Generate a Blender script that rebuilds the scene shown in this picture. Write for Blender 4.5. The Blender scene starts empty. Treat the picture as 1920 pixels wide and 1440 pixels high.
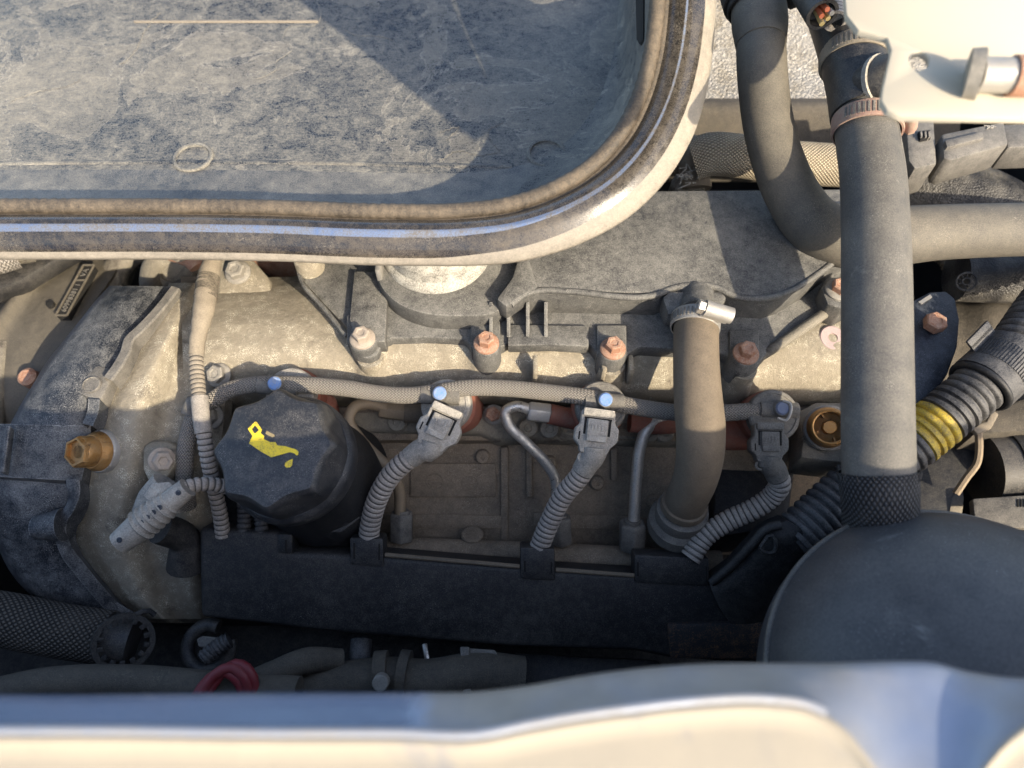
import bpy, bmesh, math, random
import numpy as np
from mathutils import Vector, Matrix, noise as mnoise
from mathutils.geometry import tessellate_polygon

random.seed(7)
scene = bpy.context.scene
COL = scene.collection

# ------------------------------------------------------------ camera (lengths below are in millimetres)
TILT = math.radians(30.0)
DIST = 430.0
FPX = 1920 * 26.0 / 36.0
S_, C_ = math.sin(TILT), math.cos(TILT)
CAM = np.array([0.0, -DIST * S_, DIST * C_])
cam_d = bpy.data.cameras.new('camera')
cam = bpy.data.objects.new('camera', cam_d)
COL.objects.link(cam)
cam.location = Vector(CAM * 0.001)
cam.rotation_euler = (TILT, 0, 0)
cam_d.lens = 26.0
cam_d.sensor_width = 36.0
cam_d.clip_start = 0.01
cam_d.clip_end = 50.0
cam_d.dof.use_dof = True
cam_d.dof.focus_distance = 0.42
cam_d.dof.aperture_fstop = 5.6
scene.camera = cam

# ------------------------------------------------------------ sky and sun
SUN = np.array([0.98, -1.14, 1.0]); SUN = SUN / np.linalg.norm(SUN)
SUN_EL = math.asin(SUN[2]); SUN_AZ = math.atan2(SUN[0], SUN[1])
w = bpy.data.worlds.new('World'); scene.world = w; w.use_nodes = True
nt = w.node_tree
bgn = nt.nodes['Background']
sk = nt.nodes.new('ShaderNodeTexSky'); sk.sky_type = 'NISHITA'; sk.sun_disc = False
sk.sun_elevation = SUN_EL; sk.sun_rotation = SUN_AZ
sk.air_density = 1.0; sk.dust_density = 2.4; sk.ozone_density = 0.6
nt.links.new(sk.outputs[0], bgn.inputs[0]); bgn.inputs[1].default_value = 0.15
sl = bpy.data.lights.new('sun', 'SUN'); sl.energy = 3.1; sl.angle = math.radians(0.6); sl.color = (1.0, 0.86, 0.65)
so = bpy.data.objects.new('sun', sl); COL.objects.link(so)
so.rotation_euler = Vector(SUN).to_track_quat('Z', 'Y').to_euler()
so.location = (1, -1, 1.2)
scene.view_settings.view_transform = 'Standard'
scene.view_settings.look = 'None'
scene.view_settings.gamma = 1.0
scene.view_settings.exposure = 1.3
scene.render.engine = 'CYCLES'
scene.cycles.use_denoising = True
scene.cycles.max_bounces = 6

# ------------------------------------------------------------ geometry helpers
def V3(*a): return np.array(a, float)
def unit(v):
    v = np.asarray(v, float); return v / (np.linalg.norm(v) + 1e-12)
def ray(px, py):
    u = (px - 960.0) / FPX; v = (720.0 - py) / FPX
    return V3(u, S_ + v * C_, -C_ + v * S_)
def P(px, py, z):
    d = ray(px, py); return CAM + d * ((z - CAM[2]) / d[2])
def PD(px, py, dep): return CAM + ray(px, py) * dep
def PP(px, py, o, n):
    d = ray(px, py); n = np.asarray(n, float)
    return CAM + d * (np.dot(np.asarray(o) - CAM, n) / np.dot(d, n))
Z = V3(0, 0, 1)

def catmull(pts, n, closed=False):
    pts = np.asarray(pts, float); m = len(pts)
    if m == 2:
        t = np.linspace(0, 1, n)[:, None]; return pts[0] * (1 - t) + pts[1] * t
    seg = m if closed else m - 1
    # parametrise by chord length so that samples are even
    if closed: L = [np.linalg.norm(pts[(i + 1) % m] - pts[i]) for i in range(m)]
    else: L = [np.linalg.norm(pts[i + 1] - pts[i]) for i in range(m - 1)]
    cum = np.concatenate([[0], np.cumsum(L)])
    out = []
    ts = np.linspace(0, cum[-1], n + 1)[:-1] if closed else np.linspace(0, cum[-1], n)
    for s in ts:
        i = min(int(np.searchsorted(cum, s, 'right')) - 1, seg - 1)
        t = (s - cum[i]) / max(L[i], 1e-9)
        if closed: a, b, c, d = pts[(i - 1) % m], pts[i], pts[(i + 1) % m], pts[(i + 2) % m]
        else:
            b, c = pts[i], pts[i + 1]
            a = pts[i - 1] if i > 0 else 2 * b - c
            d = pts[i + 2] if i + 2 < m else 2 * c - b
        # non-uniform tangents
        lb = max(L[i], 1e-9)
        la = max(np.linalg.norm(b - a), 1e-9); lc = max(np.linalg.norm(d - c), 1e-9)
        m1 = lb * ((c - b) / lb + (b - a) / la - (c - a) / (la + lb))
        m2 = lb * ((d - c) / lc + (c - b) / lb - (d - b) / (lb + lc))
        t2, t3 = t * t, t * t * t
        out.append((2 * t3 - 3 * t2 + 1) * b + (t3 - 2 * t2 + t) * m1 + (-2 * t3 + 3 * t2) * c + (t3 - t2) * m2)
    return np.array(out)

def smooth_grid(rows, nu, nv):
    a = [catmull(r, nu) for r in rows]
    a = np.array(a)
    return np.array([catmull(a[:, j], nv) for j in range(nu)]).transpose(1, 0, 2)

def nz(p, sc, seed=0.0):
    return mnoise.noise(Vector((p[0] * sc + seed, p[1] * sc - seed, p[2] * sc)))

def frame(axis):
    a = unit(axis); h = V3(0, 1, 0) if abs(a[1]) < 0.9 else V3(1, 0, 0)
    x = unit(np.cross(h, a)); y = np.cross(a, x)
    return x, y, a

class M:
    """collects the faces of one part"""
    def __init__(s): s.V = []; s.F = []; s.UV = {}
    def _add(s, vs, fs, uvs=None):
        o = len(s.V); s.V.extend([tuple(map(float, v)) for v in vs])
        for i, f in enumerate(fs):
            if uvs is not None: s.UV[len(s.F)] = uvs[i]
            s.F.append(tuple(k + o for k in f))
        return s
    def grid(s, g, skirt=0, dirn=(0, 0, -1)):
        g = np.asarray(g); R, C = g.shape[:2]
        vs = g.reshape(-1, 3); fs = [(i * C + j, i * C + j + 1, (i + 1) * C + j + 1, (i + 1) * C + j) for i in range(R - 1) for j in range(C - 1)]
        s._add(vs, fs)
        if skirt:
            d = np.asarray(dirn, float) * skirt
            b = [(0, j) for j in range(C)] + [(i, C - 1) for i in range(1, R)] + [(R - 1, j) for j in range(C - 2, -1, -1)] + [(i, 0) for i in range(R - 2, 0, -1)]
            top = [g[i, j] for i, j in b]; n = len(b)
            s._add(top + [t + d for t in top], [(k, k + n, (k + 1) % n + n, (k + 1) % n) for k in range(n)])
        return s
    def tube(s, pts, r, seg=20, step=3.0, prof=None, caps=True, hollow=0):
        pts = np.asarray(pts, float)
        L = sum(np.linalg.norm(pts[i + 1] - pts[i]) for i in range(len(pts) - 1))
        n = max(4, int(L / step) + 1)
        c = catmull(pts, n)
        rr = np.full(n, float(r)) if np.isscalar(r) else np.interp(np.linspace(0, 1, n), np.linspace(0, 1, len(r)), r)
        tan = np.gradient(c, axis=0); tan /= np.linalg.norm(tan, axis=1)[:, None] + 1e-12
        x, y, _ = frame(tan[0]); sl_ = np.concatenate([[0], np.cumsum(np.linalg.norm(np.diff(c, axis=0), axis=1))])
        vs = []
        for i in range(n):
            x = unit(x - tan[i] * np.dot(x, tan[i])); y = np.cross(tan[i], x)
            q = rr[i] * (prof(sl_[i]) if prof else 1.0)
            for j in range(seg):
                a = 2 * math.pi * j / seg
                vs.append(c[i] + q * (math.cos(a) * x + math.sin(a) * y))
        fs, uv = [], []
        for i in range(n - 1):
            for j in range(seg):
                k = (j + 1) % seg
                fs.append((i * seg + j, i * seg + k, (i + 1) * seg + k, (i + 1) * seg + j))
                u0, u1 = j / seg, (j + 1) / seg
                uv.append([(u0, sl_[i] * .001), (u1, sl_[i] * .001), (u1, sl_[i + 1] * .001), (u0, sl_[i + 1] * .001)])
        s._add(vs, fs, uv)
        if caps:
            if hollow:
                for e, i0 in ((0, 0), (1, n - 1)):
                    ring = vs[i0 * seg:(i0 + 1) * seg]; ce = c[i0]; inn = [ce + (v - ce) * hollow for v in ring]
                    dp = [v + tan[i0] * (rr[i0] * .8 if e == 0 else -rr[i0] * .8) for v in inn]
                    q = list(ring) + inn + dp
                    f = [(j, (j + 1) % seg, (j + 1) % seg + seg, j + seg) for j in range(seg)] + [(j + seg, (j + 1) % seg + seg, (j + 1) % seg + 2 * seg, j + 2 * seg) for j in range(seg)] + [tuple(range(2 * seg, 3 * seg))]
                    s._add(q, f)
            else:
                s._add(vs[:seg], [tuple(range(seg))[::-1]]); s._add(vs[-seg:], [tuple(range(seg))])
        return s
    def lathe(s, c, axis, prof, seg=32, mod=None, rot=0.0, caps=True):
        x, y, a = frame(axis); c = np.asarray(c, float); vs = []
        for (r, h) in prof:
            for j in range(seg):
                t = 2 * math.pi * j / seg + rot
                q = r * (mod(t, h) if mod else 1.0)
                vs.append(c + a * h + q * (math.cos(t) * x + math.sin(t) * y))
        n = len(prof)
        fs = [(i * seg + j, i * seg + (j + 1) % seg, (i + 1) * seg + (j + 1) % seg, (i + 1) * seg + j) for i in range(n - 1) for j in range(seg)]
        if caps: fs += [tuple(range(seg))[::-1], tuple(range((n - 1) * seg, n * seg))]
        return s._add(vs, fs)
    def cyl(s, c, axis, r, h, seg=24, e=0.0, rot=0.0):
        e = e or min(r, h) * .12
        return s.lathe(c, axis, [(r, 0), (r, h - e), (r - e, h)], seg, rot=rot)
    def hex(s, c, axis, r, h, rot=0.0, dish=True):
        e = r * .12
        pr = [(r, 0), (r, h - e), (r * .86, h)]
        if dish: pr += [(r * .55, h), (r * .42, h - r * .12)]
        return s.lathe(c, axis, pr, 6, rot=rot)
    def prism(s, top, d, holes=()):
        top = [np.asarray(p, float) for p in top]; d = np.asarray(d, float)
        loops = [top] + [[np.asarray(p, float) for p in h] for h in holes]
        tri = tessellate_polygon([[Vector(p) for p in l] for l in loops])
        allp = [p for l in loops for p in l]; n = len(allp)
        nn = np.zeros(3)
        for i in range(len(top)): nn += np.cross(top[i], top[(i + 1) % len(top)])
        fs = []
        if holes:
            for t in tri:
                a, b, c = (allp[k] for k in t)
                if np.dot(np.cross(b - a, c - a), -d) < 0: t = (t[0], t[2], t[1])
                fs.append(tuple(t)); fs.append(tuple(k + n for k in (t[0], t[2], t[1])))
        else:
            f = tuple(range(n))
            if np.dot(nn, -d) < 0: f = f[::-1]
            fs += [f, tuple(k + n for k in f[::-1])]
        o = 0
        for l in loops:
            m = len(l)
            for i in range(m): fs.append((o + i, o + (i + 1) % m, o + (i + 1) % m + n, o + i + n))
            o += m
        return s._add(allp + [p + d for p in allp], fs)
    def slab(s, px, z, h, n=0, holes=()):
        o = [P(a, b, z) for a, b in px]
        if n: o = list(catmull(o, n, True))
        return s.prism(o, (0, 0, -h), [[P(a, b, z) for a, b in q] for q in holes])
    def box(s, c, size, ax=None):
        c = np.asarray(c, float); X, Y, Zz = ax if ax else (V3(1, 0, 0), V3(0, 1, 0), Z)
        hx, hy, hz = [k / 2 for k in size]
        vs = [c + i * hx * X + j * hy * Y + k * hz * Zz for i in (-1, 1) for j in (-1, 1) for k in (-1, 1)]
        return s._add(vs, [(0, 1, 3, 2), (4, 6, 7, 5), (0, 4, 5, 1), (2, 3, 7, 6), (0, 2, 6, 4), (1, 5, 7, 3)])
    def torus(s, c, axis, R, r, seg=32, sg=10, a0=0, a1=None):
        x, y, a = frame(axis); c = np.asarray(c, float)
        full = a1 is None; a1 = 2 * math.pi if full else a1
        p = [c + R * (math.cos(t) * x + math.sin(t) * y) for t in np.linspace(a0, a1, seg + 1)]
        return s.tube(p, r, sg, step=max(.2, R * (a1 - a0) / seg), caps=not full)
    def sweep(s, path, prof, closed=False, up=Z, side=1):
        path = np.asarray(path, float); n = len(path)
        tan = np.gradient(path, axis=0); vs = []
        for i in range(n):
            t = unit(V3(tan[i][0], tan[i][1], 0)); o = V3(t[1], -t[0], 0) * side
            for (a, b) in (prof(i) if callable(prof) else prof): vs.append(path[i] + o * a + Z * b)
        k = len(vs) // n
        fs = []
        for i in range(n - 1):
            for j in range(k if closed else k - 1):
                j2 = (j + 1) % k
                fs.append((i * k + j, (i + 1) * k + j, (i + 1) * k + j2, i * k + j2))
        return s._add(vs, fs)
    def merge(s, o):
        b = len(s.F)
        off = len(s.V); s.V.extend(o.V)
        for i, f in enumerate(o.F):
            if i in o.UV: s.UV[b + i] = o.UV[i]
            s.F.append(tuple(k + off for k in f))
        return s

def to_obj(name, m, mat, bevel=0.0, smooth=38, seg=2):
    A = np.array(m.V) * 0.001
    lo, hi = A.min(0), A.max(0); c = (lo + hi) / 2
    me = bpy.data.meshes.new(name)
    me.from_pydata([tuple(v) for v in (A - c)], [], m.F)
    if m.UV:
        uvl = me.uv_layers.new(name='uv')
        for p in me.polygons:
            u = m.UV.get(p.index)
            if u:
                for li, q in zip(p.loop_indices, u): uvl.data[li].uv = q
    bm = bmesh.new(); bm.from_mesh(me)
    bmesh.ops.recalc_face_normals(bm, faces=bm.faces)
    if bevel:
        bmesh.ops.remove_doubles(bm, verts=bm.verts, dist=1e-6)
        ed = [e for e in bm.edges if len(e.link_faces) == 2 and e.calc_face_angle(0) > math.radians(38)]
        bmesh.ops.bevel(bm, geom=ed, offset=bevel * .001, segments=seg, profile=.5, affect='EDGES', clamp_overlap=True)
    bm.to_mesh(me); bm.free()
    for p in me.polygons: p.use_smooth = True
    me.set_sharp_from_angle(angle=math.radians(smooth))
    me.materials.append(mat)
    ob = bpy.data.objects.new(name, me); COL.objects.link(ob)
    ob['_c'] = [float(q) for q in c]; ob['_lo'] = [float(q) for q in lo]; ob['_hi'] = [float(q) for q in hi]
    return ob

class Thing:
    def __init__(s, name, label, cat, group=None, kind=None):
        s.name, s.label, s.cat, s.group, s.kind = name, label, cat, group, kind; s.parts = []
    def add(s, name, m, mat, parent=None, bevel=0.0, label=None, smooth=38, seg=2, kind=None):
        ob = to_obj(name, m, mat, bevel, smooth, seg)
        if label: ob['label'] = label
        if kind: ob['kind'] = kind
        s.parts.append((ob, parent)); return ob
    def done(s):
        if len(s.parts) == 1:
            root = s.parts[0][0]; root.name = s.name; root.location = root['_c']
        else:
            lo = np.min([p['_lo'] for p, _ in s.parts], 0); hi = np.max([p['_hi'] for p, _ in s.parts], 0)
            base = V3((lo[0] + hi[0]) / 2, (lo[1] + hi[1]) / 2, lo[2])
            root = bpy.data.objects.new(s.name, None); COL.objects.link(root)
            root.empty_display_size = 0.01; root.location = base
            for ob, par in s.parts:
                if par is None: ob.parent = root; ob.location = np.array(ob['_c']) - base
                else: ob.parent = par; ob.location = np.array(ob['_c']) - np.array(par['_c'])
        for ob, _ in s.parts:
            for k in ('_c', '_lo', '_hi'):
                if k in ob: del ob[k]
        if s.kind: root['kind'] = s.kind
        if s.label: root['label'] = s.label
        if s.cat: root['category'] = s.cat
        if s.group: root['group'] = s.group
        s.root = root
        return root

def solo(name, label, cat, m, mat, bevel=0.0, group=None, kind=None, smooth=38):
    t = Thing(name, label, cat, group, kind); t.add(name, m, mat, bevel=bevel, smooth=smooth); return t.done()

def text_mesh(body, size, depth, o, xdir, ydir):
    """raised lettering as mesh data in millimetres at o, reading along xdir"""
    cu = bpy.data.curves.new('lettering', 'FONT'); cu.body = body; cu.size = size; cu.extrude = depth / 2
    cu.align_x = 'CENTER'; cu.align_y = 'CENTER'; cu.resolution_u = 2
    ob = bpy.data.objects.new('lettering', cu); COL.objects.link(ob)
    bpy.context.view_layer.update()
    me = ob.evaluated_get(bpy.context.evaluated_depsgraph_get()).to_mesh()
    x = unit(xdir); y = unit(np.asarray(ydir) - x * np.dot(ydir, x)); z = np.cross(x, y)
    m = M(); m._add([np.asarray(o) + v.co[0] * x + v.co[1] * y + v.co[2] * z for v in me.vertices], [tuple(p.vertices) for p in me.polygons])
    bpy.data.objects.remove(ob); bpy.data.curves.remove(cu)
    return m

# ------------------------------------------------------------ materials
def nodes_of(name):
    m = bpy.data.materials.new(name); m.use_nodes = True
    return m, m.node_tree.nodes, m.node_tree.links
def rgba(c): return (c[0], c[1], c[2], 1.0)
class NB:
    def __init__(s, name):
        s.m, s.n, s.l = nodes_of(name); s.b = s.n['Principled BSDF']
    def new(s, t, **kw):
        q = s.n.new(t)
        for k, v in kw.items(): setattr(q, k, v)
        return q
    def put(s, sock, v):
        if isinstance(v, bpy.types.NodeSocket): s.l.new(v, sock)
        elif isinstance(v, (tuple, list)) and len(v) == 3 and sock.type == 'RGBA': sock.default_value = rgba(v)
        else: sock.default_value = v
    def math(s, op, a, b=0.0, c=None, clamp=False):
        q = s.new('ShaderNodeMath', operation=op, use_clamp=clamp); s.put(q.inputs[0], a); s.put(q.inputs[1], b)
        if c is not None: s.put(q.inputs[2], c)
        return q.outputs[0]
    def coord(s):
        tc = s.new('ShaderNodeTexCoord'); oi = s.new('ShaderNodeObjectInfo')
        off = s.new('ShaderNodeVectorMath', operation='SCALE'); off.inputs[0].default_value = (3.1, 1.7, 2.3); s.l.new(oi.outputs['Random'], off.inputs['Scale'])
        a = s.new('ShaderNodeVectorMath', operation='ADD'); s.l.new(tc.outputs['Object'], a.inputs[0]); s.l.new(off.outputs[0], a.inputs[1])
        return a.outputs[0]
    def noise(s, co, scale, detail=6, rough=.6, dist=0.0):
        q = s.new('ShaderNodeTexNoise'); s.l.new(co, q.inputs['Vector'])
        q.inputs['Scale'].default_value = scale; q.inputs['Detail'].default_value = detail; q.inputs['Roughness'].default_value = rough; q.inputs['Distortion'].default_value = dist
        return q.outputs['Fac']
    def step(s, v, lo, hi):
        q = s.new('ShaderNodeMapRange'); q.interpolation_type = 'SMOOTHSTEP'; s.put(q.inputs['Value'], v)
        q.inputs['From Min'].default_value = lo; q.inputs['From Max'].default_value = hi
        return q.outputs['Result']
    def mix(s, f, a, b):
        q = s.new('ShaderNodeMix', data_type='RGBA'); s.put(q.inputs[0], f); s.put(q.inputs[6], a); s.put(q.inputs[7], b); return q.outputs[2]
    def bump(s, h, strength, dist, prev=None):
        q = s.new('ShaderNodeBump'); q.inputs['Strength'].default_value = strength; q.inputs['Distance'].default_value = dist
        s.l.new(h, q.inputs['Height'])
        if prev is not None: s.l.new(prev, q.inputs['Normal'])
        return q.outputs[0]

def dusty(name, base, dust, amt=0.5, big=35, mid=220, fine=1300, rough=.55, drough=.95, metal=0.0, bump=.35,
          contrast=3.0, upw=.4, grit=0.0, gritcol=(.75, .7, .58), coat=0.0, extra=None, extra_amt=0.0, extra_scale=60, edge=0.0, edger=.0011, groove=0.0):
    """one base colour with settled dust in patches and grains, plus an optional stain colour"""
    k = NB(name); co = k.coord()
    n1, n2, n3 = k.noise(co, big, 7, .62, .4), k.noise(co, mid, 5, .65), k.noise(co, fine, 3, .7)
    v = k.math('ADD', k.math('MULTIPLY', n1, .42), k.math('ADD', k.math('MULTIPLY', n2, .36), k.math('MULTIPLY', n3, .57)))
    v = k.math('SUBTRACT', v, .675)
    v = k.math('MULTIPLY_ADD', v, contrast, amt, clamp=True)
    if upw:
        g = k.new('ShaderNodeNewGeometry'); sp = k.new('ShaderNodeSeparateXYZ'); k.l.new(g.outputs['Normal'], sp.inputs[0])
        up = k.step(sp.outputs['Z'], -.2, .9)
        v = k.math('MULTIPLY', v, k.math('MULTIPLY_ADD', up, upw, 1 - upw))
    c = k.mix(v, base, dust)
    if extra is not None:
        e = k.step(k.noise(co, extra_scale, 8, .7, .6), 1 - extra_amt - .12, 1 - extra_amt + .06)
        c = k.mix(e, c, extra)
    if grit:
        gn = k.noise(co, fine * 1.5, 2, .55)
        gz = k.math('MULTIPLY', k.step(gn, .64 - grit * .10, .74 - grit * .08), k.step(k.noise(co, big * 2.6, 5, .65), .44, .66))
        gz = k.math('MULTIPLY', gz, min(.85, .35 + .5 * grit))
        c = k.mix(gz, c, gritcol)
    if groove:
        # near-black colour along the grooves of a corrugated tube
        uv = k.new('ShaderNodeUVMap'); su = k.new('ShaderNodeSeparateXYZ'); k.l.new(uv.outputs[0], su.inputs[0])
        t = k.math('FRACT', k.math('DIVIDE', su.outputs[1], groove))
        e = k.math('ABSOLUTE', k.math('SUBTRACT', t, .16))
        gm = k.math('SUBTRACT', 1.0, k.step(e, .04, .17))
        c = k.mix(k.math('MULTIPLY', gm, .8), c, (.012, .012, .013))
    if edge:
        # rubbed and dust-caught edges
        bv = k.new('ShaderNodeBevel', samples=4); bv.inputs['Radius'].default_value = edger
        gg = k.new('ShaderNodeNewGeometry'); dt = k.new('ShaderNodeVectorMath', operation='DOT_PRODUCT')
        k.l.new(bv.outputs[0], dt.inputs[0]); k.l.new(gg.outputs['Normal'], dt.inputs[1])
        em = k.step(k.math('SUBTRACT', 1.0, dt.outputs['Value']), .015, .12)
        em = k.math('MULTIPLY', em, k.math('MULTIPLY', k.step(k.math('ADD', k.math('MULTIPLY', n2, .5), k.math('MULTIPLY', n3, .5)), .38, .62), edge))
        c = k.mix(em, c, tuple(min(1, q * 1.35) for q in dust))
    k.l.new(c, k.b.inputs['Base Color'])
    k.l.new(k.math('MULTIPLY_ADD', v, drough - rough, rough), k.b.inputs['Roughness'])
    k.b.inputs['Metallic'].default_value = metal
    if metal: k.l.new(k.math('MULTIPLY_ADD', v, -metal * .8, metal), k.b.inputs['Metallic'])
    if coat: k.l.new(k.math('MULTIPLY_ADD', v, -coat, coat), k.b.inputs['Coat Weight'])
    h = k.math('ADD', k.math('MULTIPLY', n2, .6), k.math('MULTIPLY', n3, .5))
    k.l.new(k.bump(h, bump, .0012), k.b.inputs['Normal'])
    return k.m

def braid(name, base, light, around=16, pitch=.0028, dust=(.3, .27, .22), damt=.3, open_=0.0, rough=.85):
    """woven sleeve laid on the tube's own coordinates"""
    k = NB(name); co = k.coord()
    uv = k.new('ShaderNodeUVMap'); sp = k.new('ShaderNodeSeparateXYZ'); k.l.new(uv.outputs[0], sp.inputs[0])
    x = k.math('MULTIPLY', sp.outputs[0], float(around)); y = k.math('DIVIDE', sp.outputs[1], pitch)
    p = k.math('ADD', x, y); q = k.math('SUBTRACT', x, y)
    ap = k.math('ABSOLUTE', k.math('SINE', k.math('MULTIPLY', p, math.pi))); aq = k.math('ABSOLUTE', k.math('SINE', k.math('MULTIPLY', q, math.pi)))
    ck = k.math('FLOORED_MODULO', k.math('ADD', k.math('FLOOR', p), k.math('FLOOR', q)), 2.0)
    mx = k.new('ShaderNodeMix', data_type='FLOAT'); k.l.new(ck, mx.inputs[0]); k.l.new(ap, mx.inputs[2]); k.l.new(aq, mx.inputs[3])
    h = mx.outputs[0]
    if open_: h = k.math('MULTIPLY', ap, aq)
    n1 = k.noise(co, 50, 6, .65); n2 = k.noise(co, 900, 3, .7)
    c = k.mix(k.step(h, .15, .95), base, light)
    d = k.math('MULTIPLY_ADD', k.math('SUBTRACT', k.math('ADD', k.math('MULTIPLY', n1, .6), k.math('MULTIPLY', n2, .4)), .5), 2.5, damt, clamp=True)
    c = k.mix(d, c, dust)
    k.l.new(c, k.b.inputs['Base Color']); k.b.inputs['Roughness'].default_value = rough
    hh = k.math('ADD', h, k.math('MULTIPLY', n2, .5))
    k.l.new(k.bump(hh, .9, .0012), k.b.inputs['Normal'])
    return k.m

TAN = (.36, .32, .25)
MT = {}
MT['cover'] = dusty('dusty_black_plastic', (.022, .023, .026), (.25, .243, .22), .48, big=40, mid=220, contrast=2.5, rough=.5, upw=.4, bump=.5, grit=.5, gritcol=(.5, .48, .42), edge=.85)
MT['cover_d'] = dusty('scuffed_black_plastic', (.014, .017, .023), (.22, .222, .218), .27, big=26, mid=150, contrast=3.2, rough=.40, upw=.25, bump=.45, grit=.6, gritcol=(.5, .49, .46), edge=.9)
MT['duct'] = dusty('matt_black_plastic', (.008, .009, .0115), (.12, .11, .095), .12, big=12, contrast=2.2, rough=.55, upw=.5, bump=.25, grit=.15, gritcol=(.4, .39, .36), edge=.3)
MT['cap'] = dusty('black_cap_plastic', (.019, .021, .025), (.17, .16, .15), .08, big=40, contrast=2.0, rough=.42, upw=.3, bump=.2, grit=.45, gritcol=(.42, .40, .36))
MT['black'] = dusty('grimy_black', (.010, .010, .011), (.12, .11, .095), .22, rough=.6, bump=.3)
MT['alu'] = dusty('dirty_cast_aluminium', (.225, .195, .148), (.37, .328, .25), .52, big=50, mid=320, contrast=2.6, rough=.6, metal=.2, upw=.1, bump=1.0, grit=1.5, gritcol=(.74, .68, .54), extra=(.11, .093, .073), extra_amt=.32, extra_scale=34)
MT['alu_g'] = dusty('grey_cast_aluminium', (.17, .155, .125), (.30, .27, .215), .42, big=40, mid=280, contrast=2.8, rough=.6, metal=.2, upw=.2, bump=.8, grit=.5, gritcol=(.6, .56, .46), extra=(.06, .05, .042), extra_amt=.4, extra_scale=30, edge=.4)
MT['head'] = dusty('sooty_engine_casting', (.10, .081, .062), (.33, .265, .19), .46, big=24, contrast=2.4, rough=.75, metal=.1, upw=.3, bump=.7, grit=.8, gritcol=(.5, .43, .33), edge=.4)
MT['hose'] = dusty('dusty_rubber', (.026, .026, .028), (.255, .227, .175), .47, big=14, mid=120, contrast=1.4, rough=.55, upw=.15, bump=.25, grit=.5, gritcol=(.42, .38, .3))
MT['hose_b'] = dusty('grey_rubber', (.024, .026, .032), (.235, .218, .182), .43, big=14, mid=70, contrast=1.7, rough=.46, upw=.0, bump=.22, grit=.5, gritcol=(.45, .43, .37), extra=(.30, .285, .24), extra_amt=.27, extra_scale=55)
MT['hose_dk'] = dusty('dark_rubber', (.014, .015, .018), (.20, .18, .15), .22, big=24, contrast=2.0, rough=.45, upw=.3, bump=.25, grit=.15)
MT['hose_br'] = dusty('brown_dusty_rubber', (.075, .060, .044), (.225, .18, .128), .5, big=20, mid=140, contrast=1.9, rough=.7, upw=.0, bump=.24, grit=.2, gritcol=(.36, .3, .22))
MT['conduit'] = dusty('grey_dusty_conduit', (.11, .104, .098), (.46, .415, .365), .60, big=40, contrast=2.4, rough=.75, upw=.15, bump=.4, grit=.3, gritcol=(.55, .5, .44), groove=.0033)
MT['conduit_p'] = dusty('grey_dusty_plastic', (.10, .094, .088), (.42, .38, .33), .58, big=40, contrast=2.4, rough=.75, upw=.15, bump=.4)
MT['conduit_t'] = dusty('beige_thin_conduit', (.12, .105, .085), (.36, .31, .24), .58, big=40, contrast=2.2, rough=.75, upw=.1, bump=.4, groove=.0028)
MT['conduit_dk'] = dusty('black_conduit', (.012, .013, .016), (.19, .185, .18), .32, big=35, contrast=2.6, rough=.45, upw=.25, bump=.3, grit=.2, gritcol=(.4, .4, .4))
MT['conduit_s'] = dusty('thin_black_conduit', (.014, .015, .018), (.17, .165, .16), .34, big=35, contrast=2.4, rough=.5, upw=.25, bump=.3, groove=.0030)
MT['tape'] = dusty('beige_tape', (.16, .135, .10), (.34, .29, .22), .5, big=40, contrast=2.0, rough=.8, upw=.1, bump=.4)
MT['tape_dk'] = dusty('dark_tape', (.07, .06, .045), (.2, .17, .13), .5, fine=900, contrast=4, rough=.85, upw=0, bump=.5)
MT['conn'] = dusty('grey_connector_plastic', (.14, .134, .124), (.47, .435, .375), .56, big=60, contrast=2.8, rough=.7, upw=.2, bump=.5, edge=.5, grit=.3, gritcol=(.6, .56, .49))
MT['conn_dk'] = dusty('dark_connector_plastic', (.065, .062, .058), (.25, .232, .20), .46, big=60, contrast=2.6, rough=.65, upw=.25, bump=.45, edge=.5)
MT['yellow'] = dusty('yellow_paint', (.74, .56, .03), (.24, .18, .07), .12, big=160, mid=420, contrast=4.5, rough=.55, upw=0, bump=.4)
MT['yellow_s'] = dusty('yellow_stripe', (.55, .40, .03), (.16, .135, .09), .40, big=60, mid=400, contrast=4.0, rough=.5, upw=0, bump=.35)
MT['red'] = dusty('rust_red_seal', (.23, .052, .03), (.22, .14, .10), .42, big=60, contrast=2.4, rough=.75, upw=.2, bump=.5)
MT['rust'] = dusty('rusty_bolt', (.32, .13, .065), (.46, .33, .25), .52, big=130, mid=500, contrast=3.2, rough=.8, upw=.3, bump=.7, metal=.1)
MT['bolt'] = dusty('dusty_bolt', (.30, .255, .21), (.46, .39, .32), .55, big=110, contrast=2.4, rough=.7, upw=.2, bump=.5, metal=.2)
MT['bolt_g'] = dusty('grey_bolt', (.20, .19, .17), (.40, .37, .32), .45, big=110, contrast=2.4, rough=.55, upw=.2, bump=.4, metal=.4)
MT['gold'] = dusty('brown_oxidised_brass', (.40, .20, .055), (.36, .25, .13), .32, big=90, contrast=2.6, rough=.38, drough=.7, upw=.1, bump=.35, metal=.65, extra=(.10, .055, .025), extra_amt=.36, extra_scale=110)
MT['steel'] = dusty('galvanised_steel', (.46, .45, .43), (.36, .33, .28), .38, big=90, contrast=2.6, rough=.36, drough=.8, metal=.75, upw=.2, bump=.35)
MT['pipe'] = dusty('dull_steel_pipe', (.58, .56, .52), (.34, .30, .245), .30, big=80, contrast=2.8, rough=.26, drough=.8, metal=.85, upw=.1, bump=.35)
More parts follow.
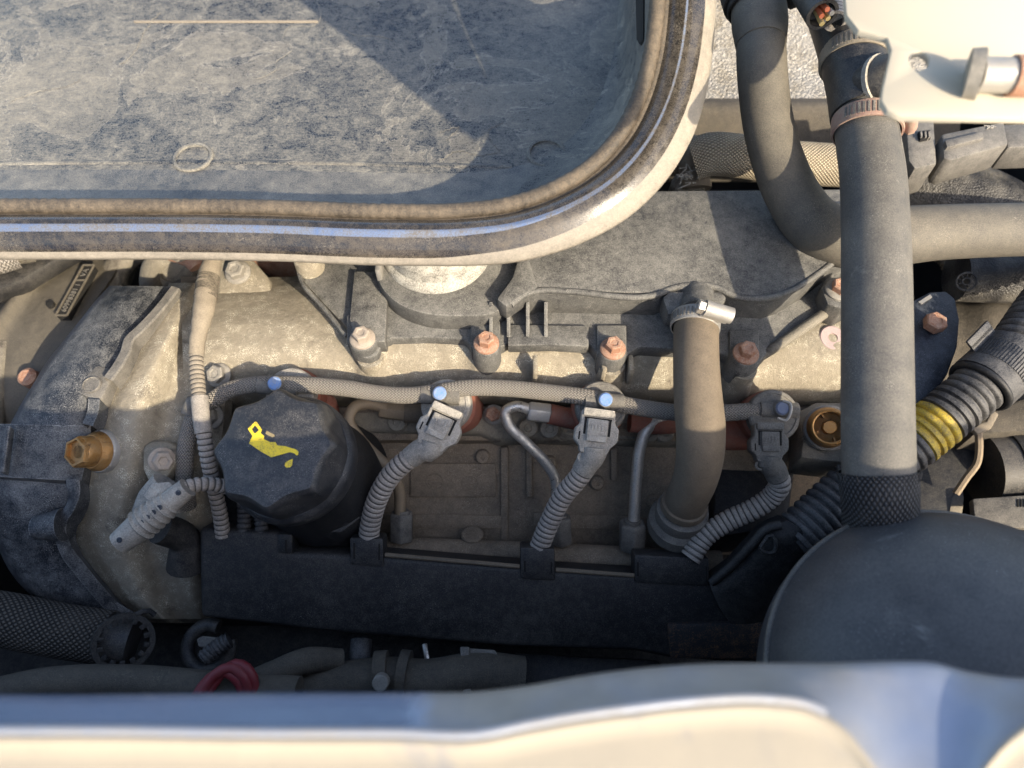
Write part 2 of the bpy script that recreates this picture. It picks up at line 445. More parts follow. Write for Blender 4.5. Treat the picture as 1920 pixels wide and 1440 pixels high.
MT['pipe_br'] = dusty('tarnished_pipe', (.30, .235, .16), (.22, .175, .12), .45, big=60, contrast=2.4, rough=.45, drough=.8, metal=.4, upw=.1, bump=.35)
MT['blue'] = dusty('blue_cap', (.10, .25, .60), (.28, .32, .40), .44, big=150, mid=600, contrast=3.4, rough=.5, upw=0, bump=.4)
MT['rim'] = dusty('dark_glossy_paint', (.014, .013, .012), (.17, .138, .098), .20, big=18, mid=240, fine=1800, contrast=2.2, rough=.16, drough=.8, upw=.0, bump=.15, coat=.7, grit=.5, gritcol=(.5, .45, .36))
MT['seal'] = dusty('brown_black_seal', (.026, .022, .018), (.19, .15, .105), .42, big=40, contrast=2.6, rough=.55, upw=.2, bump=.45)
MT['cream'] = dusty('dusty_cream_edge', (.17, .155, .13), (.36, .32, .26), .5, big=26, mid=240, contrast=2.8, rough=.5, upw=0, bump=.25)
MT['tray'] = None
MT['tray_w'] = dusty('pale_scuttle_wall', (.028, .034, .044), (.30, .28, .235), .48, big=12, mid=110, fine=1300, contrast=3.0, rough=.32, drough=.8, upw=0, bump=.5, grit=.5, gritcol=(.52, .49, .42))  # slightly paler than the tray floor; front wall length and tide lines
MT['panel'] = dusty('silver_paint_sky_blue', (.42, .54, .80), (.34, .33, .31), .12, big=9, mid=60, contrast=3.0, rough=.2, drough=.7, metal=.8, upw=.0, bump=.1, coat=.4)  # silver paint with the blue of the reflected sky put into its colour
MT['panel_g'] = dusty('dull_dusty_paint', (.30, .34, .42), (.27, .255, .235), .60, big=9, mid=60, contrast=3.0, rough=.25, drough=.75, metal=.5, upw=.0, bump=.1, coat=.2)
MT['panel_d'] = dusty('sunlit_dusty_paint', (.30, .265, .205), (.38, .33, .25), .5, big=10, mid=80, contrast=2.2, rough=.55, upw=0, bump=.2, extra=(.22, .215, .21), extra_amt=.36, extra_scale=24)  # dusty paint of the top face, warm sunlight put into its cream colour
MT['silver'] = dusty('sky_blue_strip', (.22, .30, .46), (.13, .115, .095), .5, big=18, mid=160, fine=1600, contrast=4.2, rough=.28, drough=.8, metal=.8, upw=0, bump=.2)  # sky reflection on the scuttle edge, put in as a blue base colour
MT['white'] = dusty('white_dusted_plastic', (.10, .098, .09), (.52, .50, .44), .62, big=50, mid=190, contrast=4.0, rough=.8, upw=.0, bump=.6)
MT['navy'] = dusty('blue_black_paint', (.010, .014, .023), (.10, .115, .14), .14, big=70, mid=300, contrast=3.5, rough=.32, upw=.1, bump=.35, grit=.4, gritcol=(.35, .37, .42))
MT['redc'] = dusty('red_cable', (.20, .012, .022), (.16, .06, .055), .35, big=60, contrast=2, rough=.35, upw=.2, bump=.15)
MT['orange_w'] = dusty('orange_wire', (.70, .16, .06), (.5, .25, .15), .2, rough=.45, upw=0, bump=.1)
MT['yellow_w'] = dusty('yellow_wire', (.65, .48, .16), (.5, .4, .25), .3, rough=.45, upw=0, bump=.1)
MT['hole'] = dusty('soot_black', (.006, .006, .006), (.02, .018, .016), .3, rough=.9, upw=0, bump=.1)
MT['floor'] = dusty('bay_floor', (.012, .012, .013), (.05, .045, .04), .4, rough=.8, upw=0)
MT['plate'] = dusty('cast_bracket', (.085, .075, .06), (.165, .145, .11), .42, big=26, contrast=2.2, rough=.5, metal=.3, upw=.1, bump=.45, grit=.3, gritcol=(.35, .31, .25))
MT['grime'] = dusty('grimy_casting', (.04, .036, .03), (.14, .12, .092), .46, big=26, contrast=2.4, rough=.7, upw=.2, bump=.7, grit=.5, gritcol=(.3, .27, .2))
MT['letter'] = dusty('worn_letters', (.16, .15, .13), (.10, .09, .08), .4, rough=.6, upw=0, bump=.2)
MT['braid'] = braid('braided_cotton', (.065, .060, .054), (.34, .315, .28), 19, .0019, (.31, .28, .24), .28)
MT['braid_dk'] = braid('black_mesh_sleeve', (.004, .004, .005), (.075, .08, .09), 46, .0026, (.12, .115, .11), .06, open_=1)
MT['braid_br'] = braid('brown_mesh_sleeve', (.012, .011, .010), (.13, .115, .095), 30, .0034, (.12, .10, .08), .12, open_=1)
MT['braid_tan'] = braid('tan_mesh_sleeve', (.14, .11, .07), (.62, .54, .40), 40, .0026, (.56, .49, .37), .2, open_=1)

def emboss_mat():
    """rear heat shield: hammered foil"""
    k = NB('hammered_foil'); co = k.coord()
    v = k.new('ShaderNodeTexVoronoi'); k.l.new(co, v.inputs['Vector']); v.inputs['Scale'].default_value = 620
    n = k.noise(co, 60, 5)
    k.l.new(k.mix(k.step(n, .4, .7), (.34, .325, .295), (.25, .225, .18)), k.b.inputs['Base Color'])
    k.b.inputs['Metallic'].default_value = .4; k.b.inputs['Roughness'].default_value = .45
    k.l.new(k.bump(v.outputs['Distance'], .8, .002), k.b.inputs['Normal'])
    return k.m
MT['foil'] = emboss_mat()
def leather_mat():
    k = NB('grained_black_plastic'); co = k.coord()
    v = k.new('ShaderNodeTexVoronoi'); k.l.new(co, v.inputs['Vector']); v.inputs['Scale'].default_value = 900
    n = k.noise(co, 45, 6)
    k.l.new(k.mix(k.step(n, .35, .75), (.022, .022, .024), (.17, .16, .14)), k.b.inputs['Base Color'])
    k.b.inputs['Roughness'].default_value = .5
    k.l.new(k.bump(v.outputs['Distance'], .55, .0012), k.b.inputs['Normal'])
    return k.m
MT['grain'] = leather_mat()

def tray_mat():
    """scuttle plastic under dried rain: grain, a pale silt film with tide lines, fine scratches"""
    k = NB('dusty_scuttle_plastic'); co = k.coord()
    nb, nm, nf = k.noise(co, 8, 5, .55, .3), k.noise(co, 95, 6, .7, .8), k.noise(co, 1100, 3, .75)
    mp = k.new('ShaderNodeMapping'); mp.inputs['Scale'].default_value = (1.0, 5.5, 1.0); mp.inputs['Rotation'].default_value = (0, 0, .5); k.l.new(co, mp.inputs[0])
    ns = k.noise(mp.outputs[0], 260, 4, .7, .4)
    v = k.math('ADD', k.math('MULTIPLY', k.math('SUBTRACT', nb, .5), 1.6), k.math('MULTIPLY', k.math('SUBTRACT', nm, .5), 1.7))
    v = k.math('ADD', v, k.math('ADD', k.math('MULTIPLY', k.math('SUBTRACT', nf, .5), 2.0), k.math('MULTIPLY', k.math('SUBTRACT', ns, .5), 1.2)))
    v = k.math('ADD', v, .40, clamp=True)
    c = k.mix(v, (.020, .026, .036), (.27, .253, .21))
    n2 = k.noise(co, 13, 7, .6, .9)
    film = k.step(n2, .53, .55)
    c = k.mix(k.math('MULTIPLY', film, .20), c, (.34, .30, .225))
    ln = k.math('SUBTRACT', 1.0, k.step(k.math('ABSOLUTE', k.math('SUBTRACT', n2, .536)), .0015, .006))
    c = k.mix(k.math('MULTIPLY', ln, .34), c, (.48, .43, .34))
    k.l.new(c, k.b.inputs['Base Color'])
    k.l.new(k.math('MULTIPLY_ADD', v, .55, .27), k.b.inputs['Roughness'])
    k.l.new(k.bump(k.math('ADD', k.math('MULTIPLY', nm, .4), k.math('ADD', k.math('MULTIPLY', nf, .6), k.math('MULTIPLY', ns, .4))), .6, .0012), k.b.inputs['Normal'])
    return k.m
MT['tray'] = tray_mat()

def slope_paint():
    """silver paint coloured blue for the reflected sky, its right-hand side under a dull dust film with a ragged border"""
    k = NB('silver_paint_sky_blue_dusted'); co = k.coord()
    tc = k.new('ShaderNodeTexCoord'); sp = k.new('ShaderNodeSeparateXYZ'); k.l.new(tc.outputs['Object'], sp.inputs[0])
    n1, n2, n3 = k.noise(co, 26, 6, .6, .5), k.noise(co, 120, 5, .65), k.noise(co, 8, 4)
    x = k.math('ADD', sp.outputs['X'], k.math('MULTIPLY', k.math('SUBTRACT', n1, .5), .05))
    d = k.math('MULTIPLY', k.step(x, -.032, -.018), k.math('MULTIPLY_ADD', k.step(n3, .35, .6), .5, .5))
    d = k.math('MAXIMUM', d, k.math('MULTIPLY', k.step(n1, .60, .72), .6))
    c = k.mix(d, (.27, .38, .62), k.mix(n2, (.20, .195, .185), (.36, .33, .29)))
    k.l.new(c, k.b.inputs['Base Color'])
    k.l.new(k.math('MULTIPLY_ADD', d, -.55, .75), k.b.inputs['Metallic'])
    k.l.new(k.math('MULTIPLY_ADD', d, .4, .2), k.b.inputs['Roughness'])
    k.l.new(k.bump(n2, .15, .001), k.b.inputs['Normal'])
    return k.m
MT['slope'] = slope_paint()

def corr(period, depth):
    """corrugation profile: rounded ribs with narrow grooves"""
    def f(s):
        t = (s / period) % 1.0
        return 1.0 - depth * (1.0 if t < .30 else (.25 if t < .42 or t > .9 else 0.0))
    return f

def bolt_on(T, c, axis, rw, rh, hh, mat, wmat=None, name='bolt', rot=.3, parent=None, label=None, seg=28):
    """hex head with its flange washer as sub-part"""
    b = T.add(name, M().hex(np.asarray(c) + unit(axis) * 1.8, axis, rh, hh, rot), mat, parent=parent, label=label, smooth=30)
    if parent is None:
        T.add('washer', M().lathe(c, axis, [(rw, 0), (rw, 1.2), (rw * .9, 2.0), (rh * .9, 2.6)], seg), wmat or mat, parent=b)
    return b
# ============================================================ the engine bay that everything sits in
def quad(a, b, c, d): return M()._add([a, b, c, d], [(0, 1, 2, 3)])
solo('engine_bay_floor', None, None, M().box((0, 110, -354), (900, 780, 8)), MT['floor'], kind='structure')
for sx in (-1, 1):
    m = M().box((sx * 446, 110, -160), (8, 780, 380)).box((sx * 470, 110, 32), (56, 780, 8))
    solo('inner_wing', None, None, m, MT['floor'], kind='structure')
solo('bulkhead', None, None, M().box((0, 504, -120), (900, 8, 460)), MT['floor'], kind='structure')
solo('front_bulkhead', None, None, M().box((0, -284, -120), (900, 8, 460)), MT['floor'], kind='structure')

# ============================================================ engine block and head (dark mass under the covers)
T = Thing('engine_block', 'sooty brown engine casting behind the fuel pipes with two cast circles on it', 'engine block')
xs = [640, 760, 880, 960, 1100, 1240, 1360, 1520]
prof = [(764, -34), (782, -36), (812, -40), (826, -44), (832, -52), (900, -66), (960, -80), (1012, -92), (1040, -104)]
g = np.array([[P(x, y, z) for x in np.linspace(630, 1560, 40)] for y, z in prof])
for i in range(g.shape[0]):
    for j in range(g.shape[1]): g[i, j, 2] += 1.2 * nz(g[i, j], .05) 
face = T.add('front_face', M().grid(g, 20, (0, .6, -.8)), MT['head'], smooth=30)
def headp(px, py, up=0.0):
    z = np.interp(py, [q[0] for q in prof], [q[1] for q in prof]); return P(px, py, z + up)
for x, wd, y0, y1 in ((946, 5, 836, 1030), (992, 4, 836, 930), (1150, 4, 840, 900), (700, 5, 836, 960)):
    a, b = headp(x, y0, 1), headp(x, y1, 1); d = unit(b - a); n = unit(np.cross(V3(1, 0, 0), d))
    T.add('rib', M().box((a + b) / 2, (wd, np.linalg.norm(b - a), 7), (V3(1, 0, 0), d, n)), MT['head'], bevel=1.2)
# raised lettering pad with two cast rings
a, b = headp(770, 868, .5), headp(930, 868, .5); c_, d_ = headp(930, 930, .5), headp(770, 930, .5)
nrm = unit(np.cross(b - a, d_ - a)); nrm = nrm if nrm[2] > 0 else -nrm
T.add('cast_pad', M().prism([a + nrm * 2, b + nrm * 2, c_ + nrm * 2, d_ + nrm * 2], -nrm * 6), MT['head'], bevel=.8)
for x, y in ((815, 903), (881, 906)):
    c = PP(x, y, a + nrm * 2, nrm)
    T.add('cast_ring', M().torus(c, nrm, 5.2, .55, 28, 8), MT['head'])
    m = M()
    for k in range(7):
        t = k * .9 + x; m.box(c + 3.2 * V3(math.cos(t), math.sin(t) * .8, 0) , (1.0, .5, .8), (unit(b - a), np.cross(nrm, unit(b - a)), nrm))
    m.box(c, (7, .6, .8), (unit(b - a), np.cross(nrm, unit(b - a)), nrm))
    T.add('casting_mark', m, MT['head'])
def headpad(pts, up, mt='head', bv=1.2):
    q = [headp(x, y, up) for x, y in pts]; nn = unit(np.cross(q[1] - q[0], q[-1] - q[0])); nn = nn if nn[2] > 0 else -nn
    return T.add('cast_pad', M().prism(q, -nn * 9), MT[mt], bevel=bv)
headpad(((660, 962), (940, 968), (940, 992), (660, 986)), 1.6, 'head', .8)
headpad(((1000, 962), (1240, 972), (1236, 996), (1000, 988)), 1.6, 'head', .8)
headpad(((700, 842), (760, 842), (756, 866), (704, 866)), 1.4, 'head', .8)
for x, y in ((1120, 905), (1030, 868), (905, 856), (1225, 940)):
    T.add('casting_lug', M().lathe(headp(x, y, 2), nrm, [(4.6, -3), (4.4, 1.4), (3.6, 2.2), (1.6, 2.2), (1.4, 1)], 18), MT['head'])
# upper ledge where the injectors and their red bolts sit
m = M().prism([headp(*q, 3) for q in ((640, 772), (640, 806), (900, 812), (930, 826), (1020, 824), (1240, 830), (1500, 838), (1500, 780), (900, 768))], (0, 0, -9))
T.add('injector_ledge', m, MT['alu_g'], bevel=2)
for x, y in ((746, 792), (800, 797), (990, 803), (1030, 805), (1215, 812), (1245, 812)):
    T.add('casting_lug', M().lathe(headp(x, y, 3), (0, -.4, .9), [(6, -2), (6, 3), (5.2, 4), (2.6, 4.2), (2.2, 3)], 20), MT['alu_g'])
m = M().box((0, 60, -210), (560, 330, 190))
T.add('crankcase', m, MT['black'], bevel=8)
b = bolt_on(T, headp(926, 778, 4), (-.1, -.35, .93), 6.4, 4.6, 4, MT['rust'], MT['bolt_g'], label='rust red bolt head in a pale washer')
T.done()

# ============================================================ cast aluminium valve cover
T = Thing('valve_cover', 'large dusty tan cast aluminium valve cover running across the engine', 'valve cover')
def vrow(y, z, pts): return [P(x, y + dy, z + dz) for x, dy, dz in pts]
A = []
prof = [(520, -22), (548, -9), (580, -2), (622, 2), (664, 0), (696, -7), (722, -15), (742, -24), (758, -36), (770, -52)]
for y, z in prof:
    A.append([P(x, y + (max(0, x - 1380) * -.0), z) for x in np.linspace(340, 1640, 14)])
g = smooth_grid(A, 130, 60)
for i in range(g.shape[0]):
    for j in range(g.shape[1]):
        p = g[i, j]; x = p[0]
        # shallow swells between the bolt bosses
        g[i, j, 2] += 1.6 * nz(p, .022, 3) + .5 * nz(p, .09, 1) + 2.0 * math.exp(-((x + 130) / 22) ** 2)
        fr = min(1, max(0, (i - 26) / 12.0))
        for bx in (-83, -15, 59, 138): g[i, j, 2] += 7.5 * fr * math.exp(-((x - bx) / 9.0) ** 4) 
        g[i, j, 2] -= 2.5 * fr
cv = T.add('cover', M().grid(g, 30), MT['alu'], smooth=60)
# cast bosses that carry the black cover's bolts
for i, (x, y) in enumerate(((694, 668), (913, 664), (1147, 682), (1394, 690))):
    c = P(x, y, 2)
    T.add('boss', M().lathe(c, Z, [(11.5, -34), (9.4, -16), (8.2, -8), (7.9, 0)], 26), MT['alu'], smooth=60)
T.add('boss', M().lathe(P(584, 506, 6), Z, [(11, -34), (9.2, -14), (8.6, 12), (8, 13)], 26), MT['alu'], smooth=60)
# little vertical webs on the lit front face
for x in (1003, 1130, 1180):
    T.add('web', M().box(P(x, 694, -2), (3, 11, 18)), MT['alu'], bevel=1.2)
for x, y, z, mt in ((412, 704, -8, 'bolt_g'), (398, 782, -22, 'bolt_g')):
    bolt_on(T, P(x, y, z), (-.15, -.35, .93), 7.6, 5.6, 5, MT[mt], label='grey dust covered bolt head', rot=.7)
# rear lug with its bolt
T.add('rear_lug', M().prism([P(x, y, -8) for x, y in ((405, 505), (420, 482), (470, 480), (505, 520), (510, 552), (400, 552))], (0, 0, -24)), MT['alu'], bevel=3)
bolt_on(T, P(447, 512, -7), (-.05, -.2, 1), 8.4, 6.4, 5.5, MT['bolt_g'], label='pale grey bolt on the rear lug')
# front right corner plug
T.add('plug_seat', M().lathe(P(1556, 642, -2), (0.05, -.2, 1), [(13, -14), (11, 0), (9.6, 1), (9.2, -1)], 30), MT['alu_g'])
T.add('socket_plug', M().lathe(P(1556, 638, -2), (0.05, -.2, 1), [(8.2, -3), (8.2, 3.4), (7.4, 4.2), (2.9, 4.2), (2.6, 1.0)], 30), dusty('pink_plug', (.36, .26, .25), (.46, .36, .34), .5, big=90, rough=.6, upw=0, bump=.4), label='pinkish round plug with a hex socket')
m = M().tube([P(1425, 668, 4), P(1470, 640, 8), P(1520, 606, 10), P(1562, 580, 8), P(1600, 578, 4)], 3.2, 10)
T.add('edge_ridge', m, MT['alu_g'])
T.done()

# ============================================================ left end: timing housing in bare aluminium
T = Thing('timing_housing', 'bare dusty aluminium timing housing curving down beside the black timing cover', 'engine housing')
rows = []
tab = [(530, 318, 440, -8), (560, 300, 440, -3), (620, 262, 440, -1), (680, 222, 432, -2), (740, 190, 424, -5), (790, 170, 420, -10), (850, 162, 412, -18),
       (920, 150, 404, -31), (985, 134, 396, -46), (1030, 142, 392, -58), (1080, 176, 390, -72), (1120, 205, 390, -84), (1160, 262, 392, -98)]
for y, x0, x1, z in tab:
    r = []
    for f, dz in ((0, -14), (.03, -3), (.1, 0), (.22, 5), (.34, 5.5), (.44, 0), (.56, -8), (.70, -9), (.84, -8), (1, -16)):
        r.append(P(x0 + (x1 - x0) * f, y, z + dz))
    rows.append(r)
g = smooth_grid(rows, 54, 90)
for i in range(g.shape[0]):
    for j in range(g.shape[1]): g[i, j, 2] += 1.0 * nz(g[i, j], .05, 5) + .35 * nz(g[i, j], .2, 2)
T.add('casting', M().grid(g, 12), MT['alu'], smooth=60)
# bolted lug right of the brass nut
c = P(286, 866, -24)
T.add('lug', M().prism([P(x, y, -14) for x, y in ((266, 838), (282, 826), (312, 826), (334, 838), (330, 870), (310, 900), (278, 905), (266, 880))], V3(-.1, .4, -1) * 18), MT['alu'], bevel=2.5)
bolt_on(T, P(303, 862, -13), (.55, -.45, .7), 7.2, 5.6, 6, MT['bolt'], label='tan bolt head standing out to the right')
T.done()

# black timing cover
T = Thing('timing_cover', 'black plastic timing cover with scratched white dust at the left end of the engine', 'engine cover')
def panel(tab, nu=40, nv=40, crown=5, drop=16):
    rows = []
    for y0, x0, y1, x1, z in tab:
        r = []
        for f, dz in ((0, -drop), (.02, -5), (.06, -1), (.2, crown * .5), (.45, crown), (.7, crown * .8), (.92, 0), (1, -2)):
            r.append(P(x0 + (x1 - x0) * f, y0 + (y1 - y0) * f, z + dz))
        rows.append(r)
    return smooth_grid(rows, nu, nv)
up = [(536, 205, 537, 330, -3), (560, 182, 560, 312, -1), (600, 150, 600, 290, 0), (640, 118, 640, 262, 0), (680, 86, 680, 232, 0), (720, 62, 720, 200, -1), (760, 38, 760, 180, -3), (797, 18, 802, 172, -6)]
T.add('upper_shell', M().grid(panel(up), 16), MT['cover_d'], smooth=50)
mid = [(794, -30, 798, 170, -4), (830, -36, 834, 170, -9), (865, -40, 870, 160, -15), (892, -40, 902, 152, -20)]
T.add('middle_panel', M().grid(panel(mid, crown=4, drop=10), 14), MT['cover_d'], smooth=50)
lo = [(892, -44, 902, 153, -24), (930, -44, 938, 150, -30), (965, -30, 972, 138, -38), (1000, -10, 1010, 124, -47), (1040, 2, 1046, 140, -58), (1085, 28, 1090, 178, -70), (1125, 70, 1132, 214, -82), (1150, 120, 1172, 262, -94)]
T.add('lower_shell', M().grid(panel(lo, crown=4, drop=20), 20), MT['cover_d'], smooth=50)
# mounting flange that follows the seam to the bare metal
fl = [(332, 544, 5), (300, 585, 6), (262, 625, 7), (246, 640, 7), (240, 660, 7), (228, 684, 7), (206, 715, 6)]
fp = catmull([P(*q) for q in fl], 40)
T.add('flange', M().sweep(fp, [(-3.2, -8), (-3.2, 2.4), (-2.4, 3.2), (2.4, 3.2), (3.2, 2.4), (3.2, -8)], side=1), MT['conn_dk'], bevel=0)
m = M().prism([P(x, y, 4) for x, y in ((150, 738), (164, 690), (178, 682), (206, 690), (214, 700), (190, 748), (178, 752))], (0, 0, -12))
cl = T.add('clip_block', m, MT['conn_dk'], bevel=1.6)
T.add('clip_boss', M().lathe(P(172, 722, 4), Z, [(5.4, -1), (5.4, .9), (4.7, 1.2), (4.5, .7)], 24), MT['conn_dk'], parent=cl)
fl = [(180, 752, 3), (178, 775, 0), (168, 800, -2)]
T.add('flange', M().sweep(catmull([P(*q) for q in fl], 14), [(-3.2, -8), (-3.2, 2.4), (3.2, 2.4), (3.2, -8)]), MT['cover_d'])
fl = [(140, 902, -13), (142, 930, -18), (136, 952, -24), (122, 975, -30), (118, 1005, -38), (128, 1035, -46), (152, 1068, -56), (185, 1108, -68), (215, 1140, -80), (262, 1168, -92)]
T.add('flange', M().sweep(catmull([P(*q) for q in fl], 50), [(-3.6, -9), (-3.6, 2.2), (-2.6, 3), (2.6, 3), (3.6, 2.2), (3.6, -9)]), MT['cover_d'])
T.add('step_strip', M().box(P(14, 845, -4), (2.4, 26, 5), (V3(1, 0, 0), unit(P(8, 890, -14) - P(20, 797, 0)), Z)), MT['cover_d'], bevel=.6)
m = M().tube([P(66, 990, -30), P(118, 984, -30)], [6.5, 9.5], 18).tube([P(62, 992, -30), P(74, 990, -30)], 4.6, 6, step=1)
T.add('bolt_boss', m, MT['cover_d'])
T.done()

# ============================================================ black intake / top cover
T = Thing('top_cover', 'black dusty plastic top cover bolted over the valve cover', 'engine cover')
lip = [(556, 484), (566, 526), (604, 566), (648, 612), (656, 650), (668, 668), (690, 672), (708, 664), (716, 644), (734, 634), (800, 632), (872, 635), (882, 648), (890, 668), (908, 674), (928, 668), (940, 650), (956, 640), (1030, 640), (1106, 644), (1118, 660), (1128, 682), (1148, 686), (1168, 682), (1180, 662), (1198, 650), (1280, 654), (1362, 662), (1370, 680), (1382, 696), (1402, 698), (1420, 688), (1430, 672), (1450, 650), (1500, 615), (1556, 572), (1620, 556), (1620, 400), (1000, 400), (560, 440)]
T.add('flange', M().slab(lip, 8, 11), MT['cover'], bevel=1.6)
step = [(700, 470), (702, 506), (716, 540), (742, 566), (790, 586), (860, 592), (930, 585), (958, 566), (984, 548), (1012, 540), (1012, 440), (700, 440)]
T.add('throat_ledge', M().slab(step, 22, 20, n=70), MT['cover'], bevel=1.8)
top = [(984, 552), (1010, 544), (1060, 545), (1238, 549), (1256, 541), (1350, 541), (1372, 552), (1448, 556), (1478, 546), (1530, 515), (1570, 484), (1640, 440), (1640, 352), (1225, 356), (1000, 410), (984, 470)]
g = [P(x, y, 30) for x, y in top]
T.add('upper_panel', M().prism(g, (0, 0, -26)), MT['cover'], bevel=2.4)
m = M().prism([P(x, y, 31) for x, y in ((988, 470), (1010, 540), (984, 552), (950, 575), (930, 560), (960, 520), (975, 470))], (0, 0, -14))
T.add('gusset', m, MT['cover'], bevel=4)
# edge roll round the upper panel
e = [(958, 572), (984, 552), (1010, 545), (1060, 546), (1238, 550), (1256, 542), (1350, 542), (1372, 553), (1448, 557), (1478, 547), (1530, 516), (1572, 484)]
T.add('edge_bead', M().tube([P(x, y, 28.6) for x, y in e], 2.0, 10), MT['cover'])
for x in (917, 950, 986, 1020):
    a, b = P(x, 572, 24), P(x, 636, 9)
    T.add('rib', M().prism([P(x, 566, 24), P(x, 580, 21), P(x, 632, 12), P(x, 632, 6), P(x, 566, 6)], (2.2, 0, 0)), MT['cover'], bevel=.5)
m = M().slab([(952, 648), (1032, 646), (1104, 650), (1104, 610), (952, 608)], 11, 8)
T.add('lower_strip', m, MT['cover'], bevel=1)
# raised pads and bolt towers
for i, (x, y, mt, lb) in enumerate(((680, 636, 'bolt', 'beige dust covered flange bolt'), (912, 645, 'rust', 'orange rusted flange bolt'), (1149, 655, 'rust', 'orange rusted flange bolt'), (1398, 664, 'rust', 'brown rusted flange bolt'))):
    pad = [(x - 30, y + 8), (x + 26, y + 8), (x + 26, y - 46), (x - 30, y - 46)]
    T.add('bolt_pad', M().slab(pad, 12 - i * .5, 14), MT['cover'], bevel=1)
    T.add('bolt_tower', M().lathe(P(x, y, 14), Z, [(8.6, -22), (8.2, -1), (7.4, 0)], 30), MT['cover'])
    bolt_on(T, P(x, y, 14), Z, 7.4, 5.0, 5.6, MT[mt], label=lb, rot=.25 + .5 * i)
m = M().slab([(655, 600), (668, 640), (722, 640), (726, 560), (722, 508), (664, 508)], 14, 12)
T.add('left_web', m, MT['cover'], bevel=1)
m = M().tube([P(x, y, 9) for x, y in ((556, 484), (566, 528), (604, 574), (650, 630))], 1.5, 8)
T.add('edge_bead', m, MT['cover'])
# outlet spigot for the brown hose
T.add('spigot', M().tube([P(1306, 556, 22), P(1306, 590, 27)], 10.5, 24), MT['cover'])
m = M().slab([(1242, 556), (1256, 545), (1352, 545), (1364, 556), (1346, 588), (1252, 588)], 29, 14)
T.add('spigot_hood', m, MT['cover'], bevel=2)
# right-hand fixing with its bolt behind the big hose
m = M().slab([(1540, 540), (1552, 520), (1600, 515), (1620, 560), (1580, 580), (1552, 570)], 20, 18)
T.add('corner_ear', m, MT['cover'], bevel=1.5)
bolt_on(T, P(1572, 545, 20), Z, 8, 5.4, 5, MT['rust'], MT['bolt_g'], label='rusty bolt half hidden behind the hose')
T.done()

# white dusted throat on the ledge
T = Thing('air_throat', 'round chalk white dusted pipe end rising under the scuttle edge', 'pipe')
c = P(820, 474, 20)
T.add('pipe_wall', M().lathe(c, (0, .05, 1), [(33, 0), (33, 3), (31.5, 5), (30, 6), (29.5, 12), (30.6, 13.5), (30.4, 17), (29, 19), (27.5, 30), (25, 30), (25, 8)], 64), MT['white'])
T.add('clamp_tab', M().box(P(712, 500, 26), (3, 14, 10)), MT['steel'], bevel=.6)
T.done()

# ============================================================ oil filler
T = Thing('oil_cap', 'black eight-lobed oil filler cap with a yellow oil can symbol', 'oil cap')
ax = unit(V3(-.13, -.17, 1)); ctop = P(509, 838, 27); H = 34.0
def lobes(t, h):
    k = max(0.0, min(1.0, (h + H) / 20.0)); return 1 + k * .045 * (math.cos(8 * t) * .8 + .2 * math.cos(16 * t) - .6)
base = ctop - ax * H
pr = [(r, h - H + H) for r, h in ()]
m = M().lathe(ctop, ax, [(33.4, -22), (33.4, -17), (32.6, -10), (32.0, -5), (31.2, -2.4), (29.6, -.6), (27.4, 0)], 128, mod=lambda t, h: 1 + (.075 * (1 - 2 * math.sqrt(math.sin(4 * t) ** 2 + .02)) - .005) * min(1, max(0, (h + 20) / 8)), rot=.20)
body = T.add('cap_body', m, MT['cap'], smooth=30)
T.add('skirt', M().lathe(ctop, ax, [(31, -34), (35.0, -33), (35.8, -30), (35.8, -24), (35.2, -22), (33.4, -20)], 72), MT['cap'])
T.add('skirt_groove', M().lathe(ctop, ax, [(31, -40), (32.5, -39), (32.5, -34), (31, -33)], 64), MT['black'])
def zp(x, y, h=.35): return PP(380 + x * .1944, 720 + y * .1944, ctop + ax * h, ax)
can = [(435, 432), (505, 362), (522, 366), (570, 440), (556, 470), (590, 500), (586, 530), (650, 560), (700, 560), (720, 592), (800, 600), (900, 632), (922, 650), (920, 678), (905, 688), (884, 668), (840, 656), (660, 706), (560, 650), (446, 572), (480, 502), (470, 486)]
hole = [(472, 432), (502, 396), (540, 440), (536, 452), (506, 474), (494, 470)]
T.add('oil_can_symbol', M().prism([zp(*q) for q in can], -ax * 1.0, [[zp(*q) for q in hole]]), MT['yellow'], parent=body)
drop = [(868, 722), (860, 786), (838, 804), (806, 806), (790, 788), (796, 760), (830, 738)]
T.add('oil_drop', M().prism([zp(*q) for q in drop], -ax * 1.0), MT['yellow'], parent=body)
lid = [(618, 452), (640, 462), (690, 488), (694, 504), (672, 514), (620, 490), (604, 476)]
T.add('oil_can_lid', M().prism([zp(*q, .2) for q in lid], -ax * 1.0), dusty('worn_yellow', (.30, .23, .10), (.28, .23, .14), .5, big=200, upw=0), parent=body)
T.done()
T = Thing('filler_neck', 'black plastic filler housing below the oil cap', 'filler housing')
T.add('neck', M().lathe(ctop, ax, [(40, -78), (36, -62), (33, -44), (32, -36)], 48), MT['duct'])
m = M().prism([P(x, y, -36) for x, y in ((560, 960), (650, 830), (700, 850), (702, 900), (680, 970), (640, 1000), (600, 1000), (560, 985))], (0, 0, -40))
T.add('housing', m, MT['duct'], bevel=5)
bolt_on(T, P(637, 968, -36), (-.1, -.3, 1), 6.6, 4.6, 4, MT['duct'], label='black painted bolt')
T.done()

